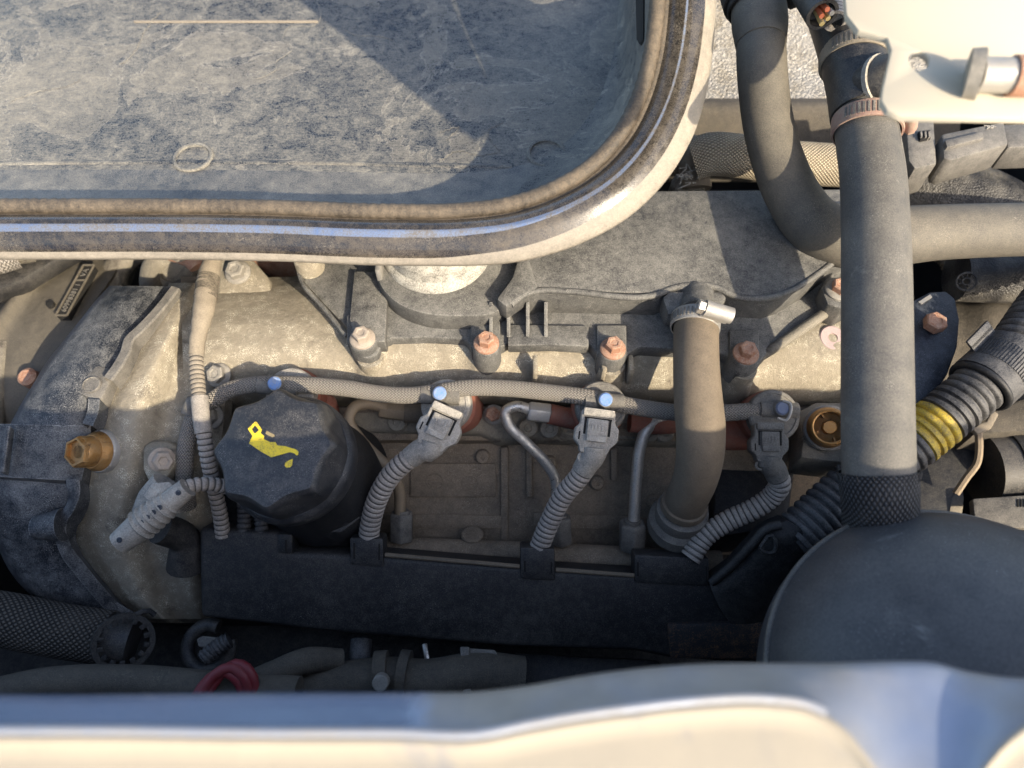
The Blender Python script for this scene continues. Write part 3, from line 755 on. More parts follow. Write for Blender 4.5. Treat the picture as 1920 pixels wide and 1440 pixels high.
# ============================================================ cable duct along the front
T = Thing('cable_duct', 'long matt black plastic cable duct along the front of the engine', 'cable duct')
dn = unit(V3(0, -.55, .84)); do = P(900, 1040, -50)
def D(x, y, h=0.0): return PP(x, y, do + dn * h, dn)
out = [(372, 990), (545, 1000), (545, 1036), (655, 1040), (720, 1043), (975, 1064), (1040, 1070), (1190, 1079), (1330, 1090), (1345, 1104), (1470, 1130), (1450, 1200), (1430, 1246), (1260, 1236), (1190, 1222), (960, 1214), (600, 1184), (375, 1158)]
bodyd = T.add('duct_body', M().prism([D(*q) for q in out], -dn * 22), MT['duct'], bevel=3.2, seg=3)
for q in (((655, 1008), (718, 1010), (720, 1064), (657, 1060)), ((975, 1026), (1040, 1029), (1041, 1090), (976, 1086)), ((1190, 1040), (1330, 1047), (1330, 1100), (1190, 1094)), ((520, 1001), (548, 1002), (548, 1040), (520, 1038))):
    T.add('clip_tab', M().prism([D(x, y, 1.6) for x, y in q], -dn * 15), MT['duct'], bevel=1.5)
for x, y0, y1 in ((984, 1052, 1072), (1034, 1054, 1074), (1196, 1054, 1080), (1325, 1062, 1090), (536, 1012, 1034), (664, 1018, 1048), (711, 1020, 1050)):
    T.add('slit', M().prism([D(x - 1.6, y0, 1.9), D(x + 1.6, y0, 1.9), D(x + 1.6, y1, 1.9), D(x - 1.6, y1, 1.9)], -dn * 1.2), MT['hole'])
m = M().tube([D(722, 1040, 0), D(974, 1062, 0)], 1.3, 8).tube([D(1042, 1068, 0), D(1189, 1079, 0)], 1.3, 8)
T.add('top_bead', m, MT['hose_br'])
rows = [[D(1330, 1092, 2), D(1372, 1062, 8), D(1412, 1020, 16), D(1444, 990, 20), D(1476, 976, 20)],
        [D(1336, 1110, 4), D(1392, 1070, 12), D(1436, 1030, 20), D(1468, 1005, 23), D(1500, 990, 22)],
        [D(1350, 1140, 4), D(1420, 1090, 13), D(1470, 1050, 20), D(1508, 1022, 21), D(1536, 1008, 18)],
        [D(1370, 1170, 2), D(1440, 1120, 9), D(1500, 1080, 13), D(1530, 1050, 12), D(1552, 1036, 8)],
        [D(1390, 1220, -4), D(1460, 1160, 0), D(1520, 1120, 2), D(1548, 1090, 0), D(1562, 1070, -4)]]
T.add('end_shroud', M().grid(smooth_grid(rows, 24, 24), 14, -dn), MT['duct'], smooth=50)
m = M().tube([D(1334, 1092, 5), D(1372, 1060, 11), D(1412, 1018, 19), D(1440, 990, 23), D(1464, 984, 24)], 2.6, 10)
T.add('shroud_edge', m, MT['duct'])
T.add('shroud_loop', M().tube([D(x, y, 25) for x, y in ((1426, 1026), (1446, 1004), (1452, 1010), (1450, 1036), (1430, 1034), (1424, 1028))], 1.2, 8), MT['duct'])
m = M().prism([D(x, y, 2.5) for x, y in ((1252, 1170), (1436, 1166), (1436, 1240), (1258, 1236))], -dn * 10)
T.add('lower_step', m, dusty('dirty_duct_step', (.012, .013, .016), (.22, .12, .06), .05, big=30, mid=200, contrast=4.5, rough=.6, upw=0, bump=.5), bevel=2)
T.done()

# fuel rail under the nuts
T = Thing('fuel_rail', 'dull brown fuel rail tube lying behind the cable duct', 'fuel rail')
T.add('rail_tube', M().tube([P(560, 1026, -84), P(960, 1040, -84), P(1350, 1058, -84)], 8.5, 22), MT['head'])
for x, y in ((752, 1020), (1052, 1030), (1186, 1034), (886, 1020)):
    T.add('rail_union', M().cyl(P(x, y, -86), (0, .5, .86), 7.2, 9, 20), MT['head'])
T.done()
# ============================================================ injectors
INJ = [(542, 736, 'grey injector head half hidden behind the oil cap, leftmost of the four'),
       (834, 758, 'pale dusty injector head with a red sleeve, second from the left'),
       (1128, 762, 'grey injector head with lettering round its rim, third from the left'),
       (1453, 778, 'dark injector head at the right beyond the brown hose')]
iax = unit(V3(-.14, -.36, .92))
iaxs = [iax, unit(V3(-.22, -.34, .91)), unit(V3(.05, -.34, .94)), unit(V3(.04, -.34, .94))]
for i, (x, y, lb) in enumerate(INJ):
    T = Thing('injector', lb, 'injector', 'injectors along the engine')
    a = iaxs[i]; c = P(x, y, -3)
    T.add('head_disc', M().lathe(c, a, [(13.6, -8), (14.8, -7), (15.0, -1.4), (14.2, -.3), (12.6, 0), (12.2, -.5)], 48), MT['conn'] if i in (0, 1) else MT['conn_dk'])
    T.add('red_sleeve', M().lathe(c, a, [(13, -42), (13.6, -30), (15.6, -22), (15.8, -10), (14.2, -8)], 40), MT['red'])
    if i in (1, 2):
        k0 = (1, 0, 0)
        d = unit(np.cross(a, V3(1, 0, 0))); xx = unit(np.cross(d, a))
        T.add('spring_clip', M().tube([c + a * .6 + xx * u + d * v for u, v in ((-9, -1.5), (-6, -5.5), (-2, -6.5), (2, -5.5), (5, -7), (8, -8.5))], .55, 8, step=.8), MT['steel'])
    if i == 2:
        xx = unit(np.cross(np.cross(a, V3(1, 0, 0)), a)) * -1; yy = np.cross(a, xx)
        m = M()
        for k, ch in enumerate('2Y25 11111'):
            if ch == ' ': continue
            t = math.radians(122 - k * 9.2)
            q = c + a * .05 + 11.2 * (math.cos(t) * xx + math.sin(t) * yy)
            rd = math.cos(t) * xx + math.sin(t) * yy
            m.merge(text_mesh(ch, 2.6, .5, q, np.cross(rd, a), rd))
        T.add('rim_lettering', m, MT['steel'])
    if i == 3:
        T.add('wire_clip', M().tube([P(1468, 752, 4), P(1481, 756, 4), P(1482, 775, 2), P(1474, 788, 0), P(1458, 784, 1)], .8, 8, step=1), MT['steel'])
    T.done()

# red inlet stubs left of injectors 3 and 4 (painted bodies), fuel pipe unions
def union(name, label, p0, p1, r, mat, red=None):
    T = Thing(name, label, 'pipe union')
    p0, p1 = np.asarray(p0), np.asarray(p1); d = unit(p1 - p0); L = np.linalg.norm(p1 - p0)
    T.add('union_nut', M().lathe(p0, d, [(r * .55, .4), (r * .8, -.4), (r, .9), (r, L - .9), (r * .86, L)], 6, rot=.35), mat, bevel=.5)
    if red is not None: T.add('red_stub', M().tube([p1 - d, np.asarray(red)], r * .95, 20), MT['red'])
    return T.done()
union('inlet_union', 'bright steel hex union on the middle fuel pipe beside the red stub', P(990, 771, -16), P(1032, 776, -18), 6.4, MT['steel'], P(1092, 790, -24))
union('inlet_union', 'tan dusty union on the left fuel pipe right of the oil cap', P(712, 768, -24), P(764, 774, -26), 5.6, MT['pipe_br'], None)
solo('inlet_stub', 'dark brown inlet stub joining the left fuel pipe to the second injector', 'pipe stub', M().tube([P(758, 774, -26), P(810, 776, -28)], 6.2, 20), MT['hose_br'])
solo('inlet_stub', 'red inlet stub with a washer left of the brown hose', 'pipe stub', M().tube([P(1180, 792, -26), P(1240, 796, -28), P(1290, 790, -30)], 6.0, 20), MT['red'])
solo('inlet_stub', 'dark red inlet stub right of the brown hose in shade', 'pipe stub', M().tube([P(1340, 812, -32), P(1400, 812, -30), P(1440, 800, -26)], 10, 22), MT['red'])
solo('inlet_stub', 'red inlet stub between the oil cap and the braided hose', 'pipe stub', M().tube([P(590, 742, -22), P(612, 752, -24), P(620, 775, -30)], 5.5, 18), MT['red'])

# ============================================================ high-pressure fuel pipes
def fuel(label, pts, r, mat, nut, nutr, nutmat):
    T = Thing('fuel_pipe', label, 'fuel pipe', 'steel fuel pipes from the rail')
    T.add('pipe', M().tube([P(*q) for q in pts], r, 18, step=1.5), mat)
    a, b = P(*nut[0]), P(*nut[1]); d = unit(b - a); L = np.linalg.norm(b - a)
    T.add('rail_nut', M().lathe(a, d, [(r + .7, 1.2), (nutr * .82, 0), (nutr, 1.4), (nutr, L - 1), (nutr * .9, L)], 6, rot=.5), nutmat, bevel=.7)
    T.add('collar', M().cyl(a - d * 1.2, d, r + 1.2, 2.2, 20), nutmat)
    return T.done()
fuel('tarnished brown fuel pipe bending round beside the oil cap', [(724, 765, -22), (690, 757, -19), (664, 764, -18), (654, 786, -20), (672, 820, -26), (706, 856, -34), (738, 888, -42), (748, 915, -50), (750, 965, -62)], 3.5, MT['pipe_br'], ((753, 960, -62), (753, 1014, -74)), 7.6, MT['conn_dk'])
fuel('bright hooked fuel pipe left of the third injector', [(1000, 770, -15), (965, 762, -14), (948, 772, -16), (952, 792, -20), (985, 828, -27), (1022, 866, -36), (1040, 896, -44), (1044, 930, -52), (1045, 985, -64)], 3.2, MT['pipe'], ((1050, 968, -61), (1052, 1018, -74)), 7.4, MT['conn_dk'])
fuel('straight grey fuel pipe left of the brown hose', [(1264, 778, -24), (1236, 786, -24), (1212, 806, -26), (1200, 840, -32), (1194, 890, -42), (1188, 985, -62)], 3.5, MT['pipe'], ((1186, 978, -60), (1184, 1028, -74)), 8.6, MT['conn_dk'])

# ============================================================ wiring connectors and corrugated conduits
def connector(label, c, dpx, mats, to, sc=1.0):
    """rectangular plug with latch, pointing along the pixel direction dpx on the injector slope"""
    T = Thing('injector_plug', label, 'connector', 'wiring plugs on the injectors')
    nn = unit(V3(-.02, -.40, .92)); o = P(*c)
    q = PP(c[0] + dpx[0] * 40, c[1] + dpx[1] * 40, o, nn); Y = unit(q - o); X = unit(np.cross(Y, nn))
    ax = (X, Y, nn); s = sc
    at = lambda x, y, z: o + X * x * s + Y * y * s + nn * z * s
    hs = [(-9.5, -11), (9.5, -11), (9.5, -3), (12.2, -.5), (12.2, 6), (9, 9), (8, 13), (-7, 13), (-8.5, 9), (-12.2, 5), (-12.2, -2), (-9.5, -5)]
    b = T.add('plug_body', M().prism([at(x, y, 4) for x, y in hs], -nn * 10 * s), mats, bevel=1.3 * s)
    T.add('collar', M().prism([at(x, y, 6.4) for x, y in ((-8.6, -12), (8.6, -12), (8.6, -7.4), (-8.6, -7.4))], -nn * 8 * s), mats, bevel=.9 * s)
    T.add('latch', M().prism([at(x, y, 6.2) for x, y in ((-5.6, -6.2), (5.6, -6.2), (5.6, 4.2), (-5.6, 4.2))], -nn * 4 * s), mats, bevel=.7 * s)
    T.add('latch_step', M().prism([at(x, y, 7.2) for x, y in ((-5.4, 3.0), (5.4, 3.0), (5.4, 6.4), (-5.4, 6.4))], -nn * 4 * s), mats, bevel=.6 * s)
    m = M()
    for (x0, y0, x1, y1) in ((-7.6, -6.9, 7.6, -6.1), (-7.4, -6.6, -6.2, 2.6), (6.2, -6.6, 7.4, 2.6)):
        m.prism([at(x0, y0, 4.25), at(x1, y0, 4.25), at(x1, y1, 4.25), at(x0, y1, 4.25)], -nn * .8 * s)
    m.prism([at(x, y, 4.2) for x, y in ((9.0, 1.5), (9.8, 1.5), (9.8, 6), (9.0, 6))], -nn * .6 * s)
    T.add('latch_gap', m, MT['hole'])
    m = M()
    for x in (-2.8, -.9, 1.0, 2.8): m.box(at(x, -1.6, 6.4), (.8 * s, 3.0 * s, .7 * s), ax)
    m.box(at(0, .9, 6.3), (7.5 * s, .6 * s, .5 * s), ax)
    T.add('latch_ridges', m, mats)
    T.add('rear_sleeve', M().tube([at(0, 9, 0), at(0, 14, -1), P(*to[0]), P(*to[1])], [7.4 * s, 6.9 * s, 6.6, 6.3], 22), mats)
    T.add('strap_eye', M().torus(at(5.6, 15.5, 0), nn, 2.4 * s, .9 * s, 18, 8), mats)
    T.done()
connector('pale grey wiring plug on the second injector', (826, 800, 4), (-.42, .90), MT['conn'], ((796, 842, -3), (770, 858, -8)))
connector('grey wiring plug on the third injector', (1118, 808, 3), (-.12, 1.0), MT['conn'], ((1106, 862, -6), (1092, 884, -12)))
connector('dark shaded wiring plug on the right-hand injector', (1440, 828, 1), (.02, 1.0), MT['conn_dk'], ((1450, 876, -9), (1458, 894, -14)), .86)

def conduit(label, pts, r, mat, period=3.3, depth=.13, group='corrugated wiring conduits', step=.55, name='wiring_conduit', seg=22):
    return solo(name, label, 'wiring conduit', M().tube([P(*q) for q in pts], r, seg, step=step, prof=corr(period, depth)), mat, group=group, smooth=50)
conduit('grey corrugated conduit curving down from the second injector plug', [(778, 852, -7), (764, 862, -9), (734, 890, -16), (710, 930, -27), (696, 975, -40), (690, 1018, -52)], 6.1, MT['conduit'])
conduit('grey corrugated conduit slanting down from the third injector plug', [(1098, 876, -10), (1086, 894, -15), (1056, 930, -26), (1030, 980, -40), (1008, 1034, -54)], 6.0, MT['conduit'])
conduit('grey corrugated conduit bending down at the right beside the end shroud', [(1455, 886, -12), (1462, 906, -18), (1448, 930, -27), (1410, 956, -34), (1366, 976, -40), (1322, 1006, -46), (1294, 1046, -52)], 6.2, MT['conduit'])
conduit('thin corrugated conduit on the cap side running down into the duct', [(376, 744, 9), (381, 800, 3), (390, 860, -8), (402, 915, -22), (412, 960, -34), (418, 1004, -46)], 4.3, MT['conduit'], 3.3, .14)
conduit('short black corrugated conduit standing in the duct under the cap', [(446, 908, -28), (456, 935, -36), (458, 1000, -48)], 4.2, MT['conduit_s'], 3.0, .14)
conduit('second short black corrugated conduit in the duct under the cap', [(470, 945, -36), (486, 962, -42), (492, 1002, -48)], 4.0, MT['conduit_s'], 3.0, .14)
conduit('dusty corrugated conduit from the sensor boot to behind the cap', [(338, 918, 0), (362, 910, -2), (392, 908, -6), (420, 912, -12), (444, 922, -20), (456, 936, -28)], 4.0, MT['conduit'], 3.3, .14)

# taped loom rising to the scuttle
T = Thing('taped_loom', 'beige taped wiring loom dropping from under the scuttle to a ribbed conduit', 'wiring loom')
T.add('taped_length', M().tube([P(406, 458, 24), P(398, 490, 24), P(388, 535, 23), P(382, 580, 22), P(376, 610, 20), P(370, 640, 17), P(368, 664, 14)], [4.6, 5.4, 6.2, 6.3, 6.0, 4.6, 4.4], 22, step=1.5, prof=lambda s: 1 + .025 * math.sin(s * .7) + .02 * math.sin(s * 1.9)), MT['tape'])
T.add('dark_band', M().tube([P(391, 520, 23.2), P(385, 560, 22.4)], 6.5, 22), MT['tape_dk'])
T.add('ribbed_length', M().tube([P(368, 662, 14), P(369, 700, 12), P(374, 750, 9)], 4.1, 22, step=.5, prof=corr(2.8, .11)), MT['conduit_t'], smooth=50)
T.add('band', M().tube([P(374, 744, 9.4), P(376, 770, 7), P(382, 812, 2)], 4.7, 22), MT['conduit_p'])
T.done()
T = Thing('wire_branch', 'thin dirty wire branching beside the taped loom under the scuttle', 'wire')
T.add('wire', M().tube([P(425, 455, 16), P(416, 480, 16), P(408, 512, 14), P(404, 548, 10)], 2.4, 12), MT['alu_g']); T.done()

# ============================================================ braided leak-off hose with its blue capped tees
T = Thing('return_hose', 'grey braided fuel return hose running along above the injectors', 'hose')
def hose(pts, r, **k): return M().tube([P(*q) for q in pts], r, 24, step=1.4, **k)
T.add('braided_hose', hose([(396, 752, -2), (428, 732, 0), (470, 722, 2), (522, 720, 3), (580, 722, 3), (650, 728, 2), (710, 738, 1), (770, 741, 1), (826, 734, 2), (880, 727, 2), (950, 728, 1), (1030, 736, 0), (1100, 745, 0), (1160, 757, -2), (1230, 769, -3), (1300, 776, -4), (1380, 773, -5), (1452, 766, -6)], 4.9), MT['braid'], smooth=60)
T.add('braided_hose', hose([(400, 750, -3), (372, 766, -6), (358, 800, -10), (348, 850, -16), (346, 905, -26), (352, 950, -40)], 4.9), MT['braid'], smooth=60)
T.add('corner_piece', M().tube([P(384, 758, -4), P(366, 756, -4), P(358, 778, -7)], 5.6, 18), MT['conn_dk'])
for i, (x, y, z) in enumerate(((522, 722, 2), (826, 740, 1), (1132, 752, -1), (1458, 768, -5))):
    ta = unit(V3(.02, -.38, .92)); c = P(x, y, z)
    b = T.add('tee_body', M().lathe(c, ta, [(4.6, -8), (4.8, 2), (4.8, 6.4), (4.2, 7.4)], 24), MT['conn_dk'])
    T.add('tee_arm', M().tube([c + V3(-11, -.3, .5), c + V3(11, -.8, -.5)], 5.2, 18), MT['conn_dk'], parent=b)
    T.add('blue_cap', M().lathe(c + ta * 7.2, ta, [(3.9, -1), (3.9, .6), (3.2, 1.3)], 20), MT['blue'] if i < 3 else dusty('dull_blue_cap', (.10, .14, .26), (.2, .22, .27), .5, big=150, upw=0), parent=b)
T.done()

# ============================================================ sleeve nuts (brass coloured)
T = Thing('sleeve_nut', 'amber brown sleeve nut standing out of the aluminium housing at the left', 'sleeve nut', 'amber sleeve nuts on the end housings')
a = unit(V3(-.34, -.42, .84)); c = P(190, 846, -14)
T.add('flange_ring', M().lathe(c, a, [(12.4, -4), (12.4, 1), (11.8, 2)], 40), MT['steel'])
T.add('sleeve', M().lathe(c, a, [(11.4, 0), (11.4, 3.4), (10.6, 5.0), (9.4, 7.5)], 40), MT['gold'])
T.add('hex_socket', M().lathe(c, a, [(8.6, 6), (8.8, 16), (8.2, 17.2), (6.9, 17.4), (6.6, 10)], 6, rot=.2).lathe(c, a, [(8.9, 5), (8.9, 13.5), (8.0, 15)], 36), MT['gold'])
T.add('stud', M().lathe(c, a, [(4.2, 5), (4.2, 14), (3.6, 15)], 24), MT['gold'])
T.done()
T = Thing('sleeve_nut', 'open amber sleeve nut with a stud inside beside the large vertical hose', 'sleeve nut', 'amber sleeve nuts on the end housings')
a = unit(V3(-.30, -.40, .86)); c = P(1552, 802, -14)
T.add('flange_ring', M().lathe(c, a, [(13.6, -6), (13.6, -.6), (12.8, .2)], 40), MT['bolt_g'])
T.add('sleeve', M().lathe(c, a, [(11.6, 0), (11.8, 3), (10.6, 7), (10.2, 13.6), (9.4, 14.4), (8.6, 13.8), (8.4, 3)], 44), MT['gold'])
T.add('stud', M().lathe(c, a, [(4.0, 2), (4.0, 11), (3.4, 12.2)], 24), MT['gold'])
m = M()
for t in (.3, 1.9, 3.4, 4.9):
    x, y, _ = frame(a); m.box(c + a * 6 + 7.4 * (math.cos(t) * x + math.sin(t) * y), (2.4, .9, 9), (math.cos(t) * x + math.sin(t) * y, -math.sin(t) * x + math.cos(t) * y, a))
T.add('fins', m, MT['gold'])
T.done()
m = M().prism([P(x, y, -24) for x, y in ((1496, 770), (1530, 752), (1590, 752), (1600, 870), (1500, 858), (1504, 830))], (0, 0, -26))
solo('nut_boss', 'grey casting boss around the right amber nut', 'casting', m, MT['alu_g'], bevel=3)
m = M().prism([P(x, y, -62) for x, y in ((1338, 850), (1500, 858), (1490, 905), (1480, 990), (1330, 1010), (1338, 940))], (0, 0, -40))
solo('side_cover', 'dark shaded plastic cover between the brown hose and the end shroud', 'engine cover', m, MT['duct'], bevel=5)

# ============================================================ sensor boot on the left
T = Thing('sensor_plug', 'grey dusty ribbed rubber boot plug slanting across the timing housing', 'connector')
p0, p1 = P(224, 1018, -12), P(352, 914, 2); d = unit(p1 - p0); L = np.linalg.norm(p1 - p0)
def bootprof(s):
    f = s / L
    return (1 + .22 * max(0, math.sin((f - .30) / .42 * 5 * 2 * math.pi))) if .30 < f < .74 else 1.0
bt = T.add('boot', M().tube([p0, p0 + d * L * .15, p0 + d * L * .5, p0 + d * L * .85, p1], [6.4, 7.6, 7.2, 6.2, 5.6], 26, step=.5, prof=bootprof), MT['conn'], smooth=60)
n_ = unit(np.cross(np.cross(d, V3(0, -.5, .86)), d)) ; 
for f in (.1, .32, .41, .50, .585, .67, .93):
    rr = 7.0 if f < .8 else 5.6
    q = p0 + d * L * f - n_ * 0
    sgn = 1 if np.dot(n_, Z) > 0 else -1
    T.add('boot_window', M().lathe(q + sgn * n_ * (rr + .1), sgn * n_, [(1.5, -1.5), (1.5, .25), (1.1, .35)], 14), MT['navy'], parent=bt)
q = P(292, 935, -14)
T.add('sensor_body', M().tube([P(312, 905, -8), P(292, 930, -12), P(272, 962, -22)], [8, 8.5, 7], 22), MT['conn'])
T.add('locking_clip', M().prism([P(x, y, 2) for x, y in ((268, 930), (284, 905), (318, 902), (332, 918), (316, 926), (296, 926), (286, 946))], (0, 0, -7)), MT['conn'], bevel=1)
T.add('sensor_stub', M().tube([P(300, 990, -34), P(345, 1010, -50), P(352, 1060, -66)], [9, 9, 12], 20), MT['black'])
T.done()

# ============================================================ brown breather hose
T = Thing('breather_hose', 'brown dusty rubber breather hose arching down over the engine front', 'hose')
T.add('rubber', M().tube([P(1306, 594, 27.4), P(1305, 640, 28), P(1306, 700, 26), P(1310, 760, 21), P(1314, 810, 13), P(1312, 856, 1), P(1304, 896, -13), (P(1288, 934, -30)), P(1280, 956, -42)], [12.6, 12.4, 12.4, 12.8, 13.2, 13.0, 12.4, 12.0, 11.6], 32, step=2), MT['hose_br'], smooth=60)
da = unit(np.array(P(1276, 966, -48)) - np.array(P(1288, 934, -30)))
T.add('lower_collar', M().lathe(P(1283, 946, -37), da, [(11.8, -3), (13.4, -2.4), (13.8, 0), (13.6, 2.2), (12.6, 3)], 36), MT['hose_br'])
T.add('pipe_socket', M().lathe(P(1281, 954, -41), da, [(12.4, 0), (15.2, 1), (15.6, 3.4), (15.2, 9), (18, 12), (18, 20)], 36), MT['conn_dk'])
T.done()
T = Thing('hose_clamp', 'bright steel worm clamp round the top of the brown hose', 'hose clamp', 'worm drive hose clamps')
ca = unit(V3(-.02, 1, -.12)); c = P(1304, 606, 27.6)
ca = unit(np.array(P(1306, 560, 25)) - np.array(P(1305, 640, 28)) + V3(1.5, 0, 6))
band = T.add('band', M().lathe(c, ca, [(12.9, -4.2), (13.7, -4.2), (13.9, -3.4), (13.9, 3.4), (13.7, 4.2), (12.9, 4.2)], 48, caps=False), MT['steel'])
xx, yy, _ = frame(ca)
m = M()
for k in range(9):
    t = math.radians(-172 + k * 9 - 0)
    o = xx * math.cos(t) + yy * math.sin(t)
    best = o
    m.box(c + o * 13.9, (.7, 1.0, 5.0), (o, np.cross(ca, o), ca))
def ang_for(v):  # direction around the hose closest to v
    v = np.asarray(v) - ca * np.dot(v, ca); return unit(v)
tl = ang_for(V3(-.75, 0, .66)); tr_ = np.cross(ca, tl)
m = M()
for k in range(8):
    t = math.radians(-34 + k * 9); o = tl * math.cos(t) + tr_ * math.sin(t)
    m.box(c + o * 13.9, (.9, 1.0, 5.0), (o, np.cross(ca, o), ca))
T.add('band_threads', m, MT['conn_dk'], parent=band)
up = ang_for(V3(.25, 0, 1)); sd = np.cross(ca, up); sd = sd if sd[0] > 0 else -sd
hs = c + up * 17.2 + sd * 4
T.add('screw_housing', M().tube([hs - sd * 7, hs + sd * 9], 4.6, 24), MT['steel'])
T.add('screw_head', M().lathe(hs - sd * 7.2, -sd, [(4.0, 0), (4.0, 3.6), (3.3, 4.2), (2.4, 4.2), (2.2, 2.8)], 6), MT['pipe'])
T.add('housing_saddle', M().box(c + up * 14.4 + sd * 4, (16, 8, 2.6), (sd, ca, up)), MT['steel'], bevel=.8)
T.done()

# ============================================================ coolant hoses on the right
def clamp(label, c, axis, r, mat, tmat, grp='worm drive hose clamps', toward=(-.05, -.3, .9), housing=(.9, 0, .4), w=5.0):
    T = Thing('hose_clamp', label, 'hose clamp', grp); a = unit(axis); c = np.asarray(c)
    b = T.add('band', M().lathe(c, a, [(r - .6, -w), (r + .5, -w), (r + .8, -w * .8), (r + .8, w * .8), (r + .5, w), (r - .6, w)], 56, caps=False), mat)
    f = np.asarray(toward, float); f = unit(f - a * np.dot(f, a)); g = np.cross(a, f); m = M()
    for k in range(16):
        t = math.radians(-56 + k * 7.4); o = f * math.cos(t) + g * math.sin(t)
        m.box(c + o * (r + .9), (.8, 1.1, w * 1.25), (o, np.cross(a, o), a))
    T.add('band_threads', m, tmat, parent=b)
    h = np.asarray(housing, float); h = unit(h - a * np.dot(h, a)); s = np.cross(a, h)
    hp = c + h * (r + 3.6)
    T.add('screw_housing', M().tube([hp - s * 6, hp + s * 6], 3.6, 20), mat)
    T.add('screw_head', M().lathe(hp + s * 6, s, [(3.2, 0), (3.2, 2.6), (2.6, 3)], 6), mat)
    T.done()
T = Thing('coolant_hose', 'tall grey rubber coolant hose dropping straight down the right side', 'hose')
HB = [(1612, 150, 94), (1622, 230, 88), (1636, 330, 82), (1641, 430, 76), (1643, 540, 69), (1644, 660, 60), (1645, 780, 50), (1647, 880, 40), (1650, 980, 18), (1653, 1060, -10)]
T.add('rubber', M().tube([P(*q) for q in HB], [16.2, 16.2, 16.5, 16.7, 16.7, 16.6, 16.6, 16.6, 16.6, 16.6], 40, step=3), MT['hose_b'], smooth=60)
ml = [np.array(P(x + 46, y, z + 1)) for x, y, z in HB[1:8]]
T.add('mould_line', M().tube([np.array(P(x, y, z)) + V3(11.0, -3.6, 10.9) for x, y, z in HB[1:8]], .8, 8, step=4), MT['hose_b'])
T.add('mesh_sleeve', M().tube([P(1646.5, 884, 39.5), P(1648, 910, 36), P(1650, 980, 18), P(1653, 1070, -16)], [18.0, 17.5, 17.6, 17.6], 44, step=2, caps=False), MT['braid_dk'], smooth=60)
m = M(); rnd = random.Random(4)
cc = P(1647, 890, 38.6); xx, yy, aa = frame(np.array(P(1647, 880, 40)) - np.array(P(1650, 980, 26)))
for k in range(70):
    t = rnd.uniform(0, 6.283); o = xx * math.cos(t) + yy * math.sin(t)
    q = cc + o * 18.0 + aa * rnd.uniform(-3, .5); m.tube([q, q + aa * rnd.uniform(1.5, 4) + o * rnd.uniform(-.4, 1.0) + np.cross(aa, o) * rnd.uniform(-1.6, 1.6)], .22, 4, step=1)
T.add('frayed_threads', m, MT['hose_dk'])
T.done()
T = Thing('hose_tee', 'black plastic three-way joint at the top of the tall hose', 'hose joint')
T.add('barrel', M().tube([P(1570, 20, 100), P(1590, 80, 98), P(1612, 160, 93), P(1620, 215, 89)], [17.4, 17.4, 18, 17.8], 32), MT['hose_dk'], smooth=60)
T.add('branch', M().tube([P(1624, 166, 98), P(1650, 152, 106), P(1690, 140, 110)], [12.5, 12.5, 13], 26), MT['hose_dk'])
T.add('branch_ring', M().tube([P(1648, 153, 105), P(1656, 150, 107)], 14.2, 28), MT['conn'])
T.done()
hb = lambda a, b: unit(np.array(P(*a)) - np.array(P(*b)))
clamp('dusty brown worm clamp on the upper joint of the tall hose', P(1602, 110, 96), hb((1590, 60, 98), (1616, 170, 92)) + V3(.12, 0, .1), 18.6, MT['tape'], MT['conn_dk'])
clamp('reddish worm clamp on the lower joint of the tall hose', P(1626, 236, 88), hb((1618, 190, 91), (1632, 290, 84)) + V3(.10, 0, .1), 17.9, dusty('reddish_band', (.30, .15, .13), (.36, .29, .21), .55, big=60, rough=.6, upw=0), MT['conn_dk'])

T = Thing('heater_hose', 'bent dusty rubber hose sweeping down and away to the right behind the tall hose', 'hose')
T.add('rubber', M().tube([P(1424, 20, 92), P(1426, 70, 88), P(1430, 150, 80), P(1440, 230, 68), P(1458, 300, 58), P(1486, 366, 48), P(1526, 420, 40), P(1580, 446, 36), P(1660, 444, 38), P(1760, 436, 40), P(1860, 432, 42), P(1980, 430, 44), P(2140, 440, 36), P(2240, 470, 10)], [14.6, 14.5, 14.4, 14.6, 15.4, 17.2, 17.8, 16.2, 15.6, 15.4, 15.4, 15.4, 15.4, 15.4], 36, step=3), MT['hose'], smooth=60)
T.add('swollen_end', M().tube([P(1420, -20, 96), P(1422, 12, 93), P(1425, 50, 90), P(1427, 84, 87)], [15.6, 16.6, 16.6, 14.8], 32), MT['hose'], smooth=60)
T.done()
clamp('thin wire clamp at the top edge on the bent hose', P(1418, 10, 93.5), hb((1418, -20, 96), (1424, 40, 90)), 16.8, MT['black'], MT['steel'], w=3.4)
solo('hose_spigot', 'black pipe end above the bent hose at the top edge', 'pipe stub', M().tube([P(1400, -60, 100), P(1418, 0, 95)], 20, 28), MT['black'])
# ============================================================ scuttle tray with its painted edge and rubber seal
ctrl = [(-60, 396, 88), (120, 396, 88), (300, 396, 88), (520, 399, 89), (720, 406, 90), (870, 404, 91), (960, 392, 94), (1040, 364, 99), (1110, 322, 105), (1166, 262, 112), (1204, 190, 121), (1227, 110, 132), (1238, 30, 144), (1243, -60, 156), (1246, -150, 166)]
RP = catmull([P(*q) for q in ctrl], 150)
FZ = 50.0
T = Thing('scuttle', 'dusty black scuttle tray with a glossy rounded edge across the top left', 'scuttle tray')
tan = np.gradient(RP, axis=0)
IN = np.array([RP[i] - V3(tan[i][1], -tan[i][0], 0) / np.hypot(tan[i][0], tan[i][1]) * 3.0 for i in range(len(RP))])
bot = catmull([P(x, y, FZ) for x, y in ((-60, 318), (120, 318), (300, 318), (520, 320), (720, 324), (870, 324), (950, 316), (1010, 298), (1066, 262), (1112, 204), (1140, 140), (1154, 80), (1160, 10), (1164, -70), (1168, -140))], 150)
rows = [IN + V3(0, 0, 2), IN]
